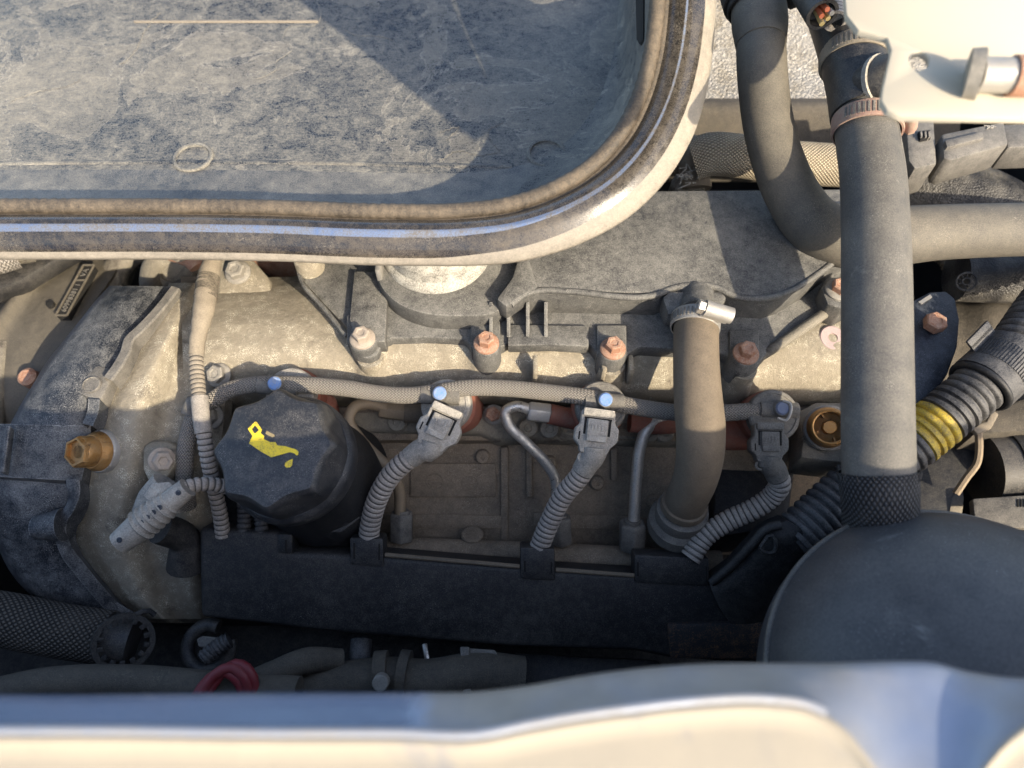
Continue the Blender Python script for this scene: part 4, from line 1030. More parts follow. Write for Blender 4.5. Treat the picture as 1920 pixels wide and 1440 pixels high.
for f, g_ in ((.10, .30), (.22, .52), (.40, .74), (.60, .88), (.80, .96), (1.0, 1.0)):
    q = IN * (1 - f) + bot * f; q[:, 2] = IN[:, 2] * (1 - g_) + FZ * g_; rows.append(q)
W_ = np.array(rows); kw = 84
T.add('tray_wall', M().grid(W_[:, :kw + 1]), MT['tray_w'], smooth=70)
T.add('tray_wall', M().grid(W_[:, kw:]), MT['tray'], smooth=70)
rear = 520.0
keep = list(bot)
m = M().prism(keep + [V3(keep[-1][0], rear, FZ), V3(-420, rear, FZ), V3(-420, keep[0][1], FZ)], (0, 0, -4))
fl = T.add('tray_floor', m, MT['tray'])
m = M()
m.prism([P(250, 37, FZ + .7), P(596, 37, FZ + .7), P(596, 41, FZ + .7), P(250, 41, FZ + .7)], (0, 0, -3))
T.add('floor_ridge', m, MT['tape'], bevel=.5)
m = M().tube([P(-60, 312, FZ - 2.6), P(500, 310, FZ - 2.6), P(960, 318, FZ - 2.6)], 3.2, 12)
T.add('floor_ridge', m, MT['tray'])
for x, y in ((362, 296), (1025, 288)):
    c = P(x, y, FZ)
    T.add('plug_ring', M().lathe(c, Z, [(12.4, -1), (12.4, .6), (11.6, 1.4), (10.2, 1.2), (9.6, -.6), (3, -.8)], 40), MT['tray'])
wq = [P(1190, -60, 116), P(1206, -60, 128), P(1206, 72, 118), P(1200, 80, 112), P(1193, 72, 106)]
T.add('wall_slot', M().prism(wq, V3(.5, 0, -.8) * 6), MT['hole'], bevel=.8)
# wet dust tide lines that wander over the tray floor
def tide(pts, r=.45):
    rr = random.Random(int(pts[0][0])); pp = catmull([P(x, y, FZ + .1) for x, y in pts], 60)
    pp = [p + V3(rr.gauss(0, .5), rr.gauss(0, .5), 0) for p in pp]; return M().tube(pp, r, 6, step=1.2)
for pts, r in (([(460, -5), (596, 8), (592, 46), (540, 52), (530, 70), (545, 98), (520, 112), (518, 130), (480, 148)], .4), ([(640, 50), (660, 64), (720, 70), (740, 78)], .3), ([(826, 300), (860, 282), (900, 292), (936, 286)], .35),
               ([(945, 230), (916, 246), (922, 268), (938, 284)], .3), ([(826, 248), (860, 238), (850, 250), (838, 262)], .3), ([(300, 22), (270, 60), (240, 110), (226, 120)], .6), ([(20, 190), (70, 172), (130, 160), (150, 150)], .3)):
    T.add('tide_line', tide(pts, r * .6), MT['tray_w'])
# painted flange and raw pale lip
cx_, cz_ = [-1, 2, 5, 8.5, 12.2, 15.6, 18.4, 20.2, 21.4, 22.2], [-7, -1, 2.2, 3.4, 2.8, .4, -3.0, -5.6, -8.2, -11.0]
tt = np.clip((np.arange(len(RP)) / (len(RP) - 1) - .52) / .28, 0, 1)
def band(a0, a1, n, lift=0.0):
    def f(i):
        lo_ = a0[0] + (a0[1] - a0[0]) * tt[i]; hi_ = a1[0] + (a1[1] - a1[0]) * tt[i]
        sc_ = .96 + .36 * tt[i]
        return [(a * sc_, float(np.interp(a, cx_, cz_)) + lift) for a in np.linspace(lo_, hi_, n)]
    return f
T.add('painted_edge', M().sweep(RP, band((-1, -1), (11.6, 9.0), 12)), MT['rim'], smooth=75)
T.add('sky_reflection_strip', M().sweep(RP, band((11.6, 9.0), (15.0, 9.8), 6)), MT['silver'], smooth=75)  # blue sky reflection coloured in as a strip along the edge
T.add('dirty_edge', M().sweep(RP, band((15.0, 9.8), (21.2, 16.6), 6)), MT['rim'], smooth=75)
lipf = band((21.2, 16.6), (22.2, 22.2), 6)
T.add('pale_lip', M().sweep(RP, lambda i: lipf(i) + [((22.0) * (.96 + .36 * tt[i]), -13), (20.5 * (.96 + .36 * tt[i]), -13.5), (18.0 * (.96 + .36 * tt[i]), -11)]), MT['cream'], smooth=75)
T.done()
T = Thing('scuttle_seal', 'brown black rubber seal lying along the inside of the glossy scuttle edge', 'rubber seal')
off = []
for i in range(len(RP)):
    t = unit(V3(tan[i][0], tan[i][1], 0)); o = V3(t[1], -t[0], 0); off.append(RP[i] - o * 2.2 + Z * 1.4)
T.add('bulb', M().tube(off, 3.9, 16, step=1.2, prof=lambda s: 1 + .03 * math.sin(s * 1.3) + .02 * math.sin(s * 4)), MT['seal'], smooth=70)
off2 = [p + V3(0, 0, -1.5) + (RP[i] - p) * 2.0 for i, p in enumerate(off)]
T.add('carrier', M().tube(off2, 3.0, 12, step=2), MT['seal'], smooth=70)
T.done()

# ============================================================ front slam panel
A = [(-80, 1304), (200, 1304), (500, 1300), (740, 1300), (900, 1299), (990, 1288), (1080, 1272), (1180, 1258), (1300, 1248), (1440, 1246), (1560, 1246), (1680, 1242), (1750, 1244), (1810, 1260), (1870, 1270), (1990, 1276)]
B = [(-80, 1374), (200, 1374), (500, 1378), (740, 1378), (900, 1380), (990, 1362), (1080, 1346), (1180, 1332), (1300, 1318), (1440, 1314), (1520, 1326), (1590, 1372), (1640, 1440), (1690, 1500), (1780, 1510), (1836, 1446), (1884, 1388), (1930, 1352), (1990, 1330)]
def rs(c, n=210):
    a = np.array(c, float); xs = np.linspace(-1500, 3400, n)
    q = catmull(np.c_[a, np.zeros(len(a))], 600); return [(x, float(np.interp(x, q[:, 0], q[:, 1]))) for x in xs]
a_, b_ = rs(A), rs(B)
ZA, ZB = 142.0, 155.0
def prow(f, zz, dy=0):
    return [P(x, ya + (yb - ya) * f + dy, zz) for (x, ya), (_, yb) in zip(a_, b_)]
rows = [prow(0, 100, -2), prow(0, ZA - 3, -2), prow(0, ZA, 0), prow(.03, ZA + 1.6, 2), prow(.12, ZA + 2.6), prow(.4, ZA + 6), prow(.75, ZA + 10), prow(.92, ZB - 1.0), prow(1.0, ZB)]
T = Thing('front_panel', 'silver painted front cross panel along the bottom edge, out of focus', 'front panel')
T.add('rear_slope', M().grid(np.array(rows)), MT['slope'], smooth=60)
rows = [prow(1.0, ZB), prow(1.0, ZB + 1.0, 6), prow(1.0, ZB + 1.4, 14), prow(1.0, ZB + 1.0, 22), prow(1.0, ZB, 34), prow(1.0, ZB, 60)]
front = lambda y, z: [V3(P(x, yb, ZB)[0], y, z) for (x, ya), (_, yb) in zip(a_, b_)]
rows += [front(-260, ZB), front(-345, ZB - 4), front(-352, ZB - 12), front(-354, 40)]
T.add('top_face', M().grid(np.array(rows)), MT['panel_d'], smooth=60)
bead = [P(x, yb - 4 - 0.0, ZB) for (x, ya), (_, yb) in zip(a_, b_) if -120 < x < 1560]
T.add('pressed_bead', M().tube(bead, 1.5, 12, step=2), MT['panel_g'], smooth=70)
# round lightening recess on the right with its pale pillar
T.done()

# ============================================================ cream bracket at the top right, close to the lens
T = Thing('cream_bracket', 'cream painted steel bracket with a hole, blurred in the top right corner', 'bracket')
hole = [(1724 + 19 * math.cos(t), 114 + 18 * math.sin(t)) for t in np.linspace(0, 2 * math.pi, 25)[:-1]]
T.add('plate', M().slab([(1588, 28), (1610, 56), (1664, 70), (1672, 94), (1656, 164), (1653, 188), (1664, 206), (1690, 217), (2010, 222), (2010, -120), (1640, -150), (1580, -60)], 178, 3, holes=[hole]), dusty('cream_paint', (.48, .445, .365), (.54, .48, .37), .4, big=22, contrast=1.6, rough=.5, upw=0, bump=.1), bevel=.8)
T.add('stud_shank', M().tube([P(1836, 140, 184), P(1960, 143, 186)], 6.6, 24), MT['steel'])
T.add('stud_collar', M().tube([P(1812, 139, 183), P(1838, 140, 184)], [9.4, 9.8], 30), MT['bolt_g'])
T.add('stud_end', M().tube([P(1896, 142, 185), P(1990, 144, 186)], 7.6, 24), MT['rust'])
T.done()
# unseen plate added above the scuttle, shaped to cast its diagonal shadow
sh = lambda z: V3(.98, -1.14, 1.0) * (z - FZ)
g1, g2 = P(880, 258, FZ) + sh(280), P(540, -16, FZ) + sh(280); pr_ = V3(.746, .665, 0)
m = M().prism([g1, g2, g2 + (g2 - g1) * .6, g2 + (g2 - g1) * .6 + pr_ * 125, g2 + pr_ * 118, g1 + pr_ * 28], (0, 0, -4))
m2 = M().prism([g1 + pr_ * 25 + Z * 14, g2 + pr_ * 115 + Z * 14, g2 + pr_ * 118 + Z * 14, g1 + pr_ * 28 + Z * 14], (0, 0, -14))
T = Thing('shadow_blocker', 'unseen plate added above the scuttle to cast the diagonal shadow on the tray', 'hinge')
T.add('arm', m, MT['cream'], bevel=1); T.add('blocker_flange', m2, MT['cream'], bevel=.8); T.done()
# wire connector stub by the bracket
T = Thing('cut_loom', 'open black sleeve with red and yellow wires showing at the top', 'wiring loom')
p0, p1 = P(1500, -40, 116), P(1542, 28, 118); d = unit(p1 - p0)
T.add('sleeve', M().tube([p0, p1], 9.0, 28, hollow=.78), MT['hose_dk'])
T.add('sleeve', M().tube([P(1560, -30, 114), P(1566, 40, 114)], 6.4, 22, hollow=.75), MT['conduit'])
for k, (dx, dy, mt) in enumerate(((-3.5, .5, 'orange_w'), (-1.0, -1.5, 'orange_w'), (2.4, -.5, 'yellow_w'), (1.0, 2.6, 'yellow_w'), (-2.0, 3.0, 'conn'))):
    x_, y_, _ = frame(d); o = x_ * dx + y_ * dy
    T.add('wire', M().tube([p0 + d * 10 + o, p1 + o - d * 2, p1 + o * 1.2 + d * (2 + k % 3)], 1.5, 10), MT[mt])
T.done()

# ============================================================ things behind, top right
rows = [[P(x, y, z) for x in (1240, 1400, 1560, 1720, 1800)] for y, z in ((-60, 40), (40, 14), (120, -4), (186, -10))]
T = Thing('heat_shield', 'hammered silver heat shield behind the hoses', 'heat shield')
T.add('foil_sheet', M().grid(smooth_grid(rows, 30, 20), 3, (0, .6, -.8)), MT['foil'], smooth=60)
rows = [[P(x, y, z) for x in (1240, 1400, 1560, 1720, 1800)] for y, z in ((184, -10), (196, -6), (250, -22), (300, -40), (340, -60))]
T.add('lower_fold', M().grid(smooth_grid(rows, 30, 20), 3, (0, .6, -.8)), MT['grime'], smooth=60)  # shade on the fold put in as a darker material
T.done()
T = Thing('mesh_hose', 'tan wire mesh covered hose bending behind the rubber hoses', 'hose')
T.add('mesh_cover', M().tube([P(1300, 300, 16), P(1330, 290, 20), P(1380, 292, 20), P(1450, 302, 16), P(1530, 308, 12), P(1600, 312, 8)], 14.2, 34, step=1.5), MT['braid_tan'], smooth=60)
T.add('end_fitting', M().tube([P(1296, 270, 4), P(1300, 310, 2), P(1304, 356, -6)], [9, 10, 11], 24), MT['tape'])
m = M(); rnd = random.Random(9)
for k in range(16):
    q = P(1286 + rnd.uniform(-8, 30), 318 + rnd.uniform(-4, 26), 12); m.tube([q, q + V3(rnd.uniform(-4, 4), rnd.uniform(-4, 4), rnd.uniform(-1, 3)), q + V3(rnd.uniform(-6, 6), rnd.uniform(-7, 2), rnd.uniform(-2, 2))], .4, 5, step=1)
T.add('loose_strands', m, MT['white'])
T.add('fitting_foot', M().lathe(P(1290, 350, -4), (0, -.2, 1), [(12, -10), (12, 0), (10, 2)], 24), MT['alu_g'])
T.done()
T = Thing('intake_elbow', 'large grained black plastic intake elbow on the right', 'intake pipe')
T.add('elbow', M().tube([P(1650, 360, -30), P(1720, 366, -24), P(1800, 384, -24), P(1880, 430, -30), P(1960, 500, -46), P(2040, 600, -80)], [26, 29, 31, 31, 30, 30], 40), MT['grain'], smooth=70)
T.done()
T = Thing('intake_pipe', 'grained black pipe end with a round moulded stamp at the right edge', 'intake pipe')
T.add('pipe', M().tube([P(1792, 516, -20), P(1850, 518, -20), P(2200, 510, -26)], [17.5, 18, 19], 36), MT['grain'], smooth=60)
T.add('upper_pipe', M().tube([P(1815, 470, -34), P(2180, 470, -38)], 20, 30), MT['grain'], smooth=60)
c = P(1812, 528, -2); a = unit(V3(-.35, -.65, .7))
T.add('stamp_ring', M().torus(c, a, 5.6, .7, 28, 8).torus(c, a, 2.2, .6, 18, 8), MT['grain'])
m = M(); xx, yy, _ = frame(a)
for k in range(10):
    t = k * .628; o = xx * math.cos(t) + yy * math.sin(t); m.box(c + o * 3.9, (1.6, .6, 1), (o, np.cross(a, o), a))
T.add('stamp_marks', m, MT['grain'])
T.done()
T = Thing('relay_block', 'dark grey plastic connector block hanging under the cream bracket', 'connector')
T.add('upright_half', M().slab([(1698, 220), (1752, 218), (1758, 306), (1716, 316), (1704, 300)], 40, 26), MT['conn_dk'], bevel=2)
T.add('slanted_half', M().slab([(1766, 250), (1884, 226), (1892, 270), (1784, 300), (1770, 296)], 42, 22), MT['conn_dk'], bevel=2)
T.add('raised_strip', M().slab([(1772, 262), (1842, 246), (1846, 258), (1776, 276)], 44.5, 6), MT['conn_dk'], bevel=.8)
m = M().slab([(1722, 246), (1744, 243), (1746, 258), (1726, 262)], 42, 4)
lt = T.add('latch', m, MT['hole'], bevel=.5)
m = M()
for x in (1728, 1736, 1743): m.slab([(x - 2, 247), (x + 1, 246), (x + 2, 256), (x - 1, 257)], 43, 3)
T.add('latch_ridges', m, MT['conn_dk'], parent=lt)
T.add('back_plug', M().slab([(1880, 232), (2110, 224), (2110, 268), (1890, 276)], 36, 20), MT['conn_dk'], bevel=2)
m = M()
for k, ch in enumerate('A6'):
    m.merge(text_mesh(ch, 5.5, .8, P(1852 + k * 9, 238, 42.3), V3(.2, -1, 0), V3(1, .2, 0)))
T.add('moulded_letters', m, MT['conn'])
T.done()

# ============================================================ right flank
T = Thing('lifting_bracket', 'blue black steel bracket with a rusty bolt right of the tall hose', 'bracket')
T.add('plate', M().slab([(1690, 580), (1718, 560), (1744, 547), (1774, 545), (1792, 560), (1800, 600), (1796, 650), (1778, 700), (1750, 745), (1716, 800), (1690, 810)], 2, 5), MT['navy'], bevel=1.4)
T.add('bolt', M().hex(P(1749, 610, 3.8), Z, 6.6, 6, .3), MT['rust'])
T.add('bent_tab', M().prism([P(1722, 566, 3), P(1744, 552, 3), P(1748, 557, 3), P(1728, 570, 3)], (0, 0, -2)), MT['steel'])
T.done()
T = Thing('right_conduit', 'thick black corrugated conduit with a yellow stripe passing under the tall hose', 'wiring conduit')
pts = [P(1484, 1018, -36), P(1530, 975, -30), P(1580, 930, -24), P(1650, 878, -14), P(1720, 823, -5), P(1789, 766, 4), P(1840, 722, 10), P(1882, 682, 14), P(1918, 634, 18), P(1955, 580, 20), P(2010, 510, 20), P(2100, 430, 14), P(2240, 380, 4)]
full = catmull(pts, 240); cum = np.concatenate([[0], np.cumsum(np.linalg.norm(np.diff(full, axis=0), axis=1))])
px_of = lambda q: 960 + FPX * (q[0] - CAM[0]) / np.dot(q - CAM, V3(0, S_, -C_))
xsn = np.array([px_of(q) for q in full])
def seg_(x0, x1): 
    i0, i1 = int(np.searchsorted(xsn, x0)), int(np.searchsorted(xsn, x1)); return full[i0:i1 + 1]
ph = corr(5.0, .12)
T.add('black_run', M().tube(seg_(1484, 1712), 14.8, 34, step=.7, prof=ph), MT['conduit_dk'], smooth=50)
T.add('yellow_stripe', M().tube(seg_(1710, 1762), 15.0, 34, step=.7, prof=corr(5.0, .12)), MT['yellow_s'], smooth=50)
T.add('black_run', M().tube(seg_(1760, 1852), 14.8, 34, step=.7, prof=ph), MT['conduit_dk'], smooth=50)
T.add('black_run', M().tube(seg_(1884, 2235), 14.8, 34, step=.7, prof=ph), MT['conduit_dk'], smooth=50)
T.done()
T = Thing('conduit_clip', 'grey black ribbed clip collar round the thick conduit at the right edge', 'cable clip')
sg = seg_(1838, 1896); d = unit(sg[-1] - sg[0])
T.add('collar', M().tube([sg[0], sg[len(sg) // 2], sg[-1]], 18.0, 48, step=2), MT['conduit_dk'], smooth=45)
c = sg[len(sg) // 2]; x_, y_, _ = frame(d); m = M()
for k in range(22):
    t = math.radians(-70 + k * 5.5)
    up_ = unit(V3(-.35, -.25, .9) - d * np.dot(V3(-.35, -.25, .9), d)); sd_ = np.cross(d, up_)
    o = up_ * math.cos(t) + sd_ * math.sin(t)
    m.box(c + o * 18.1, (.7, .9, 13), (o, np.cross(d, o), d))
T.add('fine_ribs', m, MT['conduit_dk'])
up_ = unit(V3(-.9, .2, .35) - d * np.dot(V3(-.9, .2, .35), d))
for k, q in enumerate((0.0, 1.0)):
    T.add('lug', M().box(c + up_ * (20 + k * 3.2) + d * 2, (6, 2.0, 18), (up_, np.cross(d, up_), d)), MT['conduit_dk'], bevel=.6)
T.add('strap', M().torus(sg[0] - d * 1.5, d, 16.2, 2.0, 40, 10), MT['duct'])
T.done()
T = Thing('gearbox_housing', 'dirty grey casting behind the conduit on the right edge', 'engine housing')
rows = [[P(x, y, z + (6 if 1830 < x < 1900 else 0)) for x in (1760, 1800, 1850, 1900, 2160)] for y, z in ((560, -52), (575, -42), (620, -40), (680, -48), (760, -60), (830, -66), (860, -86))]
T.add('casting', M().grid(smooth_grid(rows, 24, 30), 30), MT['grime'], smooth=60)
m = M().prism([P(x, y, -46) for x, y in ((1826, 780), (1860, 762), (1930, 742), (2140, 730), (2140, 800), (1850, 812), (1822, 820))], (0, 0, -24))
T.add('lower_ledge', m, MT['grime'], bevel=4)
T.done()
T = Thing('bent_strip', 'thin bent steel strip hanging below the yellow striped conduit', 'bracket')
pp = [P(1834, 806, -40), P(1836, 840, -44), P(1832, 868, -48), P(1812, 896, -54), P(1792, 926, -60)]
T.add('strip', M().tube(pp, 2.3, 8, step=2), MT['pipe_br'])
T.add('strip_foot', M().prism([P(x, y, -38) for x, y in ((1820, 800), (1850, 790), (1862, 768), (1874, 776), (1860, 802), (1834, 814))], (0, 0, -4)), MT['tape'], bevel=1)
T.done()
T = Thing('starter_body', 'dark round motor body behind the conduit above the black dome', 'motor')
T.add('barrel', M().tube([P(1840, 880, -74), P(2120, 860, -70)], 24, 36), MT['hose_dk'])
T.add('band', M().tube([P(1880, 876, -73), P(2090, 862, -70)], 25, 36), MT['black'])
T.done()
T = Thing('metal_bracket', 'blue grey metal bracket low down just above the black dome', 'bracket')
T.add('plate', M().slab([(1824, 934), (2150, 912), (2150, 990), (1830, 990)], -60, 6), MT['conn_dk'], bevel=1.5)
m = M()
for k in range(3): m.slab([(1908 + k * 6, 936), (1911 + k * 6, 936), (1911 + k * 6, 950), (1908 + k * 6, 950)], -59.3, 2)
T.add('stamped_marks', m, MT['hole'])
T.done()
m = M().slab([(1786, 926), (1804, 914), (1808, 934), (1804, 968), (1778, 972), (1780, 944)], -86, 4)
solo('pale_tag', 'small pale tag lit by the sun in the gap above the dome', 'tag', m, MT['cream'], bevel=.6)
m = M().slab([(1700, 860), (1790, 800), (1836, 800), (1830, 870), (1790, 930), (1780, 990), (1700, 990)], -70, 30)
solo('mount_bracket', 'dark engine mount bracket in the shade below the striped conduit', 'bracket', m, MT['duct'], bevel=3)

# black dome (air pipe) lower right
T = Thing('air_dome', 'big smooth matt black rubber air duct bulging up at the lower right', 'air duct')
c = PD(1806, 1308, 334); R_ = (91, 85, 60)
m = M(); g = []
for i in range(49):
    th = math.pi * .5 * i / 48 * 1.25; row = []
    for j in range(97):
        ph_ = 2 * math.pi * j / 96
        row.append(c + V3(R_[0] * math.sin(th) * math.cos(ph_), R_[1] * math.sin(th) * math.sin(ph_), R_[2] * math.cos(th)))
    g.append(row)
m.grid(g)
T.add('dome', m, dusty('smooth_black_rubber', (.020, .023, .029), (.15, .146, .142), .36, big=10, mid=60, fine=900, contrast=1.5, extra=(.24, .24, .235), extra_amt=.27, extra_scale=26, rough=.42, drough=.7, upw=.25, bump=.08, grit=.1, gritcol=(.45, .47, .5)), smooth=80)
rim_ = [c + V3(R_[0] * 1.004 * math.sin(1.42) * math.cos(t), R_[1] * 1.004 * math.sin(1.42) * math.sin(t), R_[2] * math.cos(1.42)) for t in np.linspace(1.2, 4.0, 50)]
T.add('mould_seam', M().tube(rim_, 1.6, 10, step=3), MT['hose_b'], smooth=70)
T.done()

# ============================================================ top left, behind the timing cover
T = Thing('cast_bracket', 'grey brown cast bracket with a raised part number plate at the left', 'bracket')
rows = []
for y, x0, x1, z in ((470, 112, 235, -40), (500, 66, 224, -34), (540, 24, 200, -32), (590, -14, 165, -32), (640, -40, 130, -34), (700, -50, 92, -38), (750, -50, 66, -46), (800, -50, 40, -60)):
    rows.append([P(x0 + (x1 - x0) * f, y, z + dz) for f, dz in ((0, -26), (.03, -9), (.12, 0), (.22, -3.5), (.5, -3), (.8, -4), (.97, -4), (1, -20))])
T.add('plate', M().grid(smooth_grid(rows, 40, 40), 20), MT['plate'], smooth=50)
o = P(140, 545, -30.5); b0, b1, b2, b3 = (158, 499), (178, 499), (127, 593), (106, 593)
q = [P(*p, -30.6) for p in (b0, b1, b2, b3)]
ins = T.add('number_plate', M().prism([p + Z * .8 for p in q], (0, 0, -6)), MT['hole'], bevel=.3)
m = M()
for a, b in ((0, 1), (1, 2), (2, 3), (3, 0)): m.tube([q[a] + Z * 1.2, q[b] + Z * 1.2], .8, 6)
l0, l1 = q[0] + (q[3] - q[0]) * .31, q[1] + (q[2] - q[1]) * .31
m.tube([l0 + Z * 1.2, l1 + Z * 1.2], .7, 6)
T.add('plate_border', m, MT['plate'], parent=ins)
yd = unit((q[0] - q[3])); xd = unit(q[1] - q[0])
mid_ = lambda f: ((q[0] + q[1]) / 2) * (1 - f) + ((q[2] + q[3]) / 2) * f + Z * 1.2
# the lettering reads upward along the plate
tm = text_mesh('60998381 1', 5.0, .6, mid_(.655), yd, -xd).merge(text_mesh('VA', 5.2, .6, mid_(.155), yd, -xd))
T.add('part_number', tm, MT['letter'], parent=ins)
T.add('oval_slot', M().lathe(P(94, 570, -32.4), Z, [(2.6, -2), (2.6, .7), (2, .8)], 18), MT['hole'])
T.done()
T = Thing('drive_belt_cover', 'dark strip of trim slanting across the top left under the scuttle', 'trim strip')
T.add('strip', M().prism([P(x, y, -20) for x, y in ((-30, 505), (60, 478), (130, 450), (165, 450), (80, 500), (40, 525), (-30, 552))], (0, 0, -14)), MT['black'], bevel=3); T.done()
T = Thing('mesh_hose', 'grey mesh covered hose end in the upper left corner below the scuttle', 'hose')
T.add('mesh_cover', M().tube([P(-60, 484, -4), P(-10, 480, -4), P(26, 470, -6)], 12, 30, step=1.5), MT['braid'], smooth=60)
T.add('collar', M().tube([P(20, 472, -6), P(60, 466, -10)], 9, 24), MT['alu_g']); T.done()
T = Thing('pipe_clip', 'small pale metal clip near the scuttle edge at the upper left', 'clip')
T.add('clip', M().slab([(98, 462), (150, 452), (160, 466), (110, 480)], -12, 4), MT['steel'], bevel=1); T.done()
solo('hose_end', 'short black hose end at the left edge beside the cast bracket', 'hose', M().tube([P(-20, 560, -40), P(4, 552, -40), P(22, 560, -44)], 5, 16), MT['hose_dk'])
solo('grey_pipe', 'dull grey pipe running down at the left edge', 'pipe', M().tube([P(8, 650, -44), P(-2, 690, -44), P(-10, 740, -48), P(-14, 800, -60)], 7, 18), MT['alu_g'])
T = Thing('rusty_lug', 'small rusty bolt lug at the far left behind the timing cover', 'bolt lug')
T.add('lug', M().lathe(P(50, 706, -34), (0, -.2, 1), [(6, -12), (6, 0), (4, 2)], 16), MT['rust']); T.done()
T = Thing('rear_casting', 'grey rear casting with a round boss below the scuttle edge', 'casting')
m = M().tube([P(300, 575, -30), P(284, 530, -26), P(296, 492, -24), P(330, 478, -24)], [7, 7.5, 8, 9], 18)
T.add('arm', m, MT['alu_g'])
T.add('boss', M().lathe(P(328, 510, -26), (0, -.3, 1), [(17, -20), (16, 0), (14, 4), (9, 5), (8, 3)], 34), MT['alu_g'])
T.add('arm', M().tube([P(210, 560, -50), P(222, 500, -44), P(250, 470, -40), P(300, 462, -40)], [9, 9, 10, 10], 18), MT['alu_g'])
T.done()
T = Thing('rusty_fitting', 'orange rusted fitting half hidden under the scuttle edge', 'fitting')
T.add('body', M().tube([P(322, 470, -8), P(356, 480, -10), P(372, 500, -14)], [7, 8, 6], 18), MT['rust'])
T.add('pale_crust', M().lathe(P(334, 472, -2), (0, -.2, 1), [(6, -3), (6, 1), (4, 2.5)], 14), MT['cream']); T.done()
T = Thing('rear_manifold', 'rusty dark metalwork glimpsed in the gap behind the valve cover', 'manifold')
T.add('runner', M().tube([P(470, 470, -50), P(520, 490, -56), P(560, 540, -66)], 12, 18), MT['rust'])
T.add('runner', M().tube([P(430, 540, -66), P(500, 540, -70), P(570, 500, -60)], 10, 18), MT['black']); T.done()

# ============================================================ dark lower zone between duct and front panel
T = Thing('mesh_hose', 'thick brown mesh sleeved hose in the shadow at the lower left', 'hose')
T.add('mesh_cover', M().tube([P(-80, 1150, -70), P(0, 1160, -72), P(100, 1180, -76), P(205, 1196, -80)], 15.5, 36, step=2, caps=False), MT['braid_br'], smooth=60)
T.add('inner_hose', M().tube([P(190, 1194, -80), P(250, 1202, -84)], 14.6, 30), MT['hose_dk'])
T.done()
T = Thing('toothed_ring', 'toothed spring clamp ring round the end of the mesh hose', 'hose clamp')
c = P(232, 1204, -70); a = unit(V3(.5, -.4, .75)); xx, yy, _ = frame(a)
T.add('ring', M().lathe(c, a, [(13.5, -1), (16.5, -1), (16.8, 0), (16.5, 1), (13.5, 1)], 48, caps=False), MT['black'])
for k in range(14):
    t = k * 2 * math.pi / 14; o = xx * math.cos(t) + yy * math.sin(t)
    T.add('tooth', M().box(c + o * 12.6, (4, 3.0, 2), (o, np.cross(a, o), a)), MT['black'], bevel=.4)
T.add('tail', M().tube([c + yy * 16 + xx * 2, c + yy * 19 + xx * 8, c + yy * 17 + xx * 12], 1.6, 8), MT['black'])
T.done()
solo('coiled_hose', 'black hose loop in the dark below the cable duct', 'hose', M().torus(P(392, 1214, -96), (0, -.3, 1), 13, 4.2, 40, 14, 1.2, 6.6), MT['hose_dk'])
T = Thing('cable_shoe', 'small grey cable shoe and ribbed sleeve below the duct', 'cable end')
T.add('shoe', M().slab([(368, 1198), (380, 1192), (420, 1196), (424, 1206), (396, 1216), (372, 1212)], -84, 3), MT['conn_dk'], bevel=.6)
T.add('ribbed_sleeve', M().tube([P(380, 1236, -84), P(412, 1210, -84), P(430, 1200, -84)], 5, 16, step=.6, prof=corr(2.6, .14)), MT['conduit_dk']); T.done()
T = Thing('red_cable', 'red battery cables looping up behind the front panel', 'cable')
for k in range(3):
    o = V3((k - 1) * 3.2, (k - 1) * 2.0, -abs(k - 1) * 1.5)
    T.add('strand', M().tube([np.array(P(*q)) + o * f for q, f in (((362, 1330, -50), .6), ((384, 1290, -48), 1), ((408, 1262, -46), 1.1), ((434, 1252, -46), 1.0), ((456, 1268, -48), .9), ((466, 1300, -54), .8), ((468, 1340, -60), .8))], 3.0, 16, prof=lambda s_: 1 + .04 * math.sin(s_ * 1.1 + k)), MT['redc'])
T.done()
solo('lower_pipe', 'wide dusty brown pipe in the shade along the front panel', 'pipe', M().tube([P(-40, 1310, -58), P(80, 1284, -60), P(240, 1278, -62), P(420, 1292, -62), P(560, 1300, -62)], 9, 24), MT['grime'])
solo('slanted_pipe', 'tan dusty pipe slanting up behind the red cable', 'pipe', M().tube([P(460, 1290, -70), P(510, 1264, -70), P(570, 1240, -72), P(640, 1236, -82)], [8, 7, 7.4, 6], 22), MT['grime'])
T = Thing('radiator_hose', 'brown dusty radiator hose with a clamp low behind the front panel', 'hose')
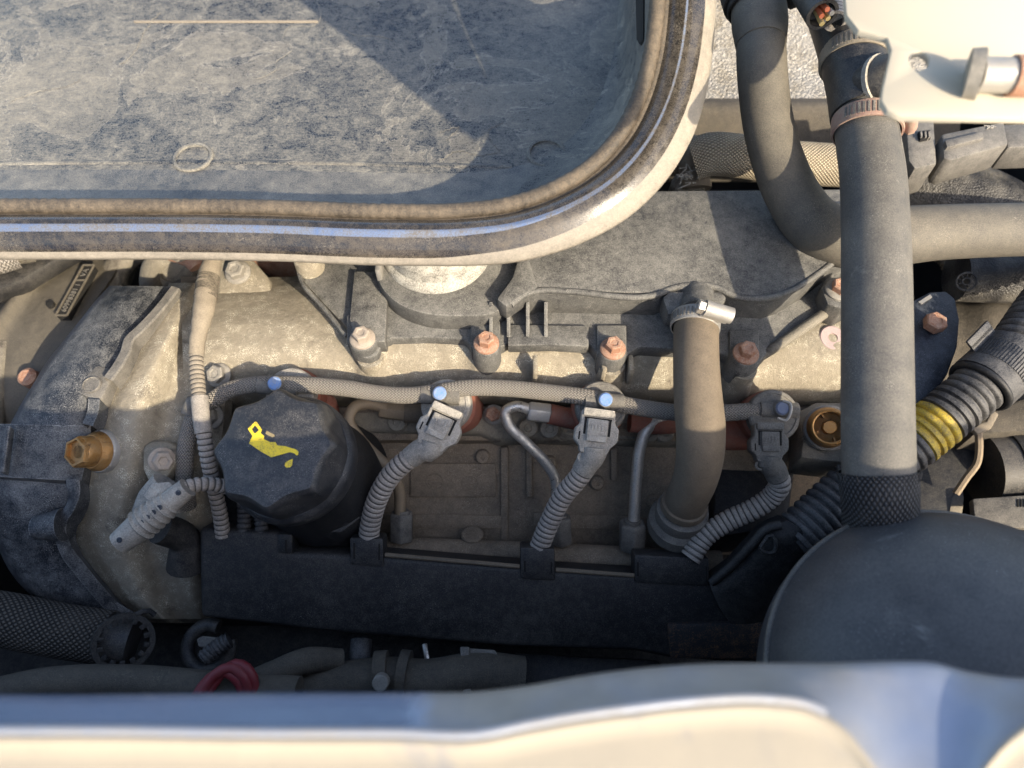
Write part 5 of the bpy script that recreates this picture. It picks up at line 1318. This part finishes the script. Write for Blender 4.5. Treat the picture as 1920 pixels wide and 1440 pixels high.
T.add('rubber', M().tube([P(560, 1310, -86), P(640, 1282, -86), P(720, 1272, -86), P(800, 1276, -86), P(900, 1262, -86), P(980, 1270, -90)], 12, 26), MT['grime'])
T.add('clamp_band', M().tube([P(704, 1268, -85), P(728, 1266, -85)], 14, 28), MT['grime'])
T.add('clamp_band', M().tube([P(748, 1266, -85), P(766, 1268, -85)], 14.4, 28), MT['grime'])
T.add('clamp_screw', M().cyl(P(716, 1276, -70), (0, -.4, .9), 4.6, 6, 18), MT['bolt_g'])
T.done()
T = Thing('plastic_clip', 'grey plastic clip with a slot hanging below the cable duct', 'clip')
hole = [(918, 1254), (930, 1254), (932, 1296), (916, 1296)]
T.add('clip_body', M().slab([(866, 1214), (928, 1218), (936, 1232), (938, 1310), (870, 1310)], -80, 6, holes=[hole]), MT['conn_dk'], bevel=1)
T.add('clip_web', M().slab([(862, 1212), (880, 1212), (884, 1300), (868, 1300)], -78, 8), MT['conn_dk'], bevel=1)
T.done()
solo('thin_rod', 'thin grey rod in the dark gap under the duct', 'rod', M().tube([P(796, 1208, -90), P(800, 1230, -90), P(804, 1250, -92)], 1.6, 8), MT['pipe'])
solo('black_sleeve', 'stubby black sleeve hanging in the dark gap under the duct', 'hose', M().tube([P(678, 1200, -96), P(676, 1230, -96), P(682, 1260, -98)], 6.6, 16), MT['conduit_dk'])
solo('lower_bracket', 'dark slotted bracket beside the plastic clip below the duct', 'bracket', M().slab([(962, 1220), (1100, 1230), (1240, 1236), (1240, 1262), (1010, 1290), (980, 1300)], -104, 12), MT['duct'], bevel=3)
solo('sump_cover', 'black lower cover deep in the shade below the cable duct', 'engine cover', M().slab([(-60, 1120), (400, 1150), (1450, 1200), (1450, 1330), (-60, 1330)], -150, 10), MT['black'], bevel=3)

solo('pale_sleeve', 'pale crinkled plastic sleeve in the dark gap right of the tall hose', 'sleeve', M().tube([P(1752, 470, -36), P(1774, 488, -36), P(1784, 524, -42)], [6, 5.4, 4.6], 18, step=.6, prof=corr(3.4, .16)), MT['tape'], smooth=50)
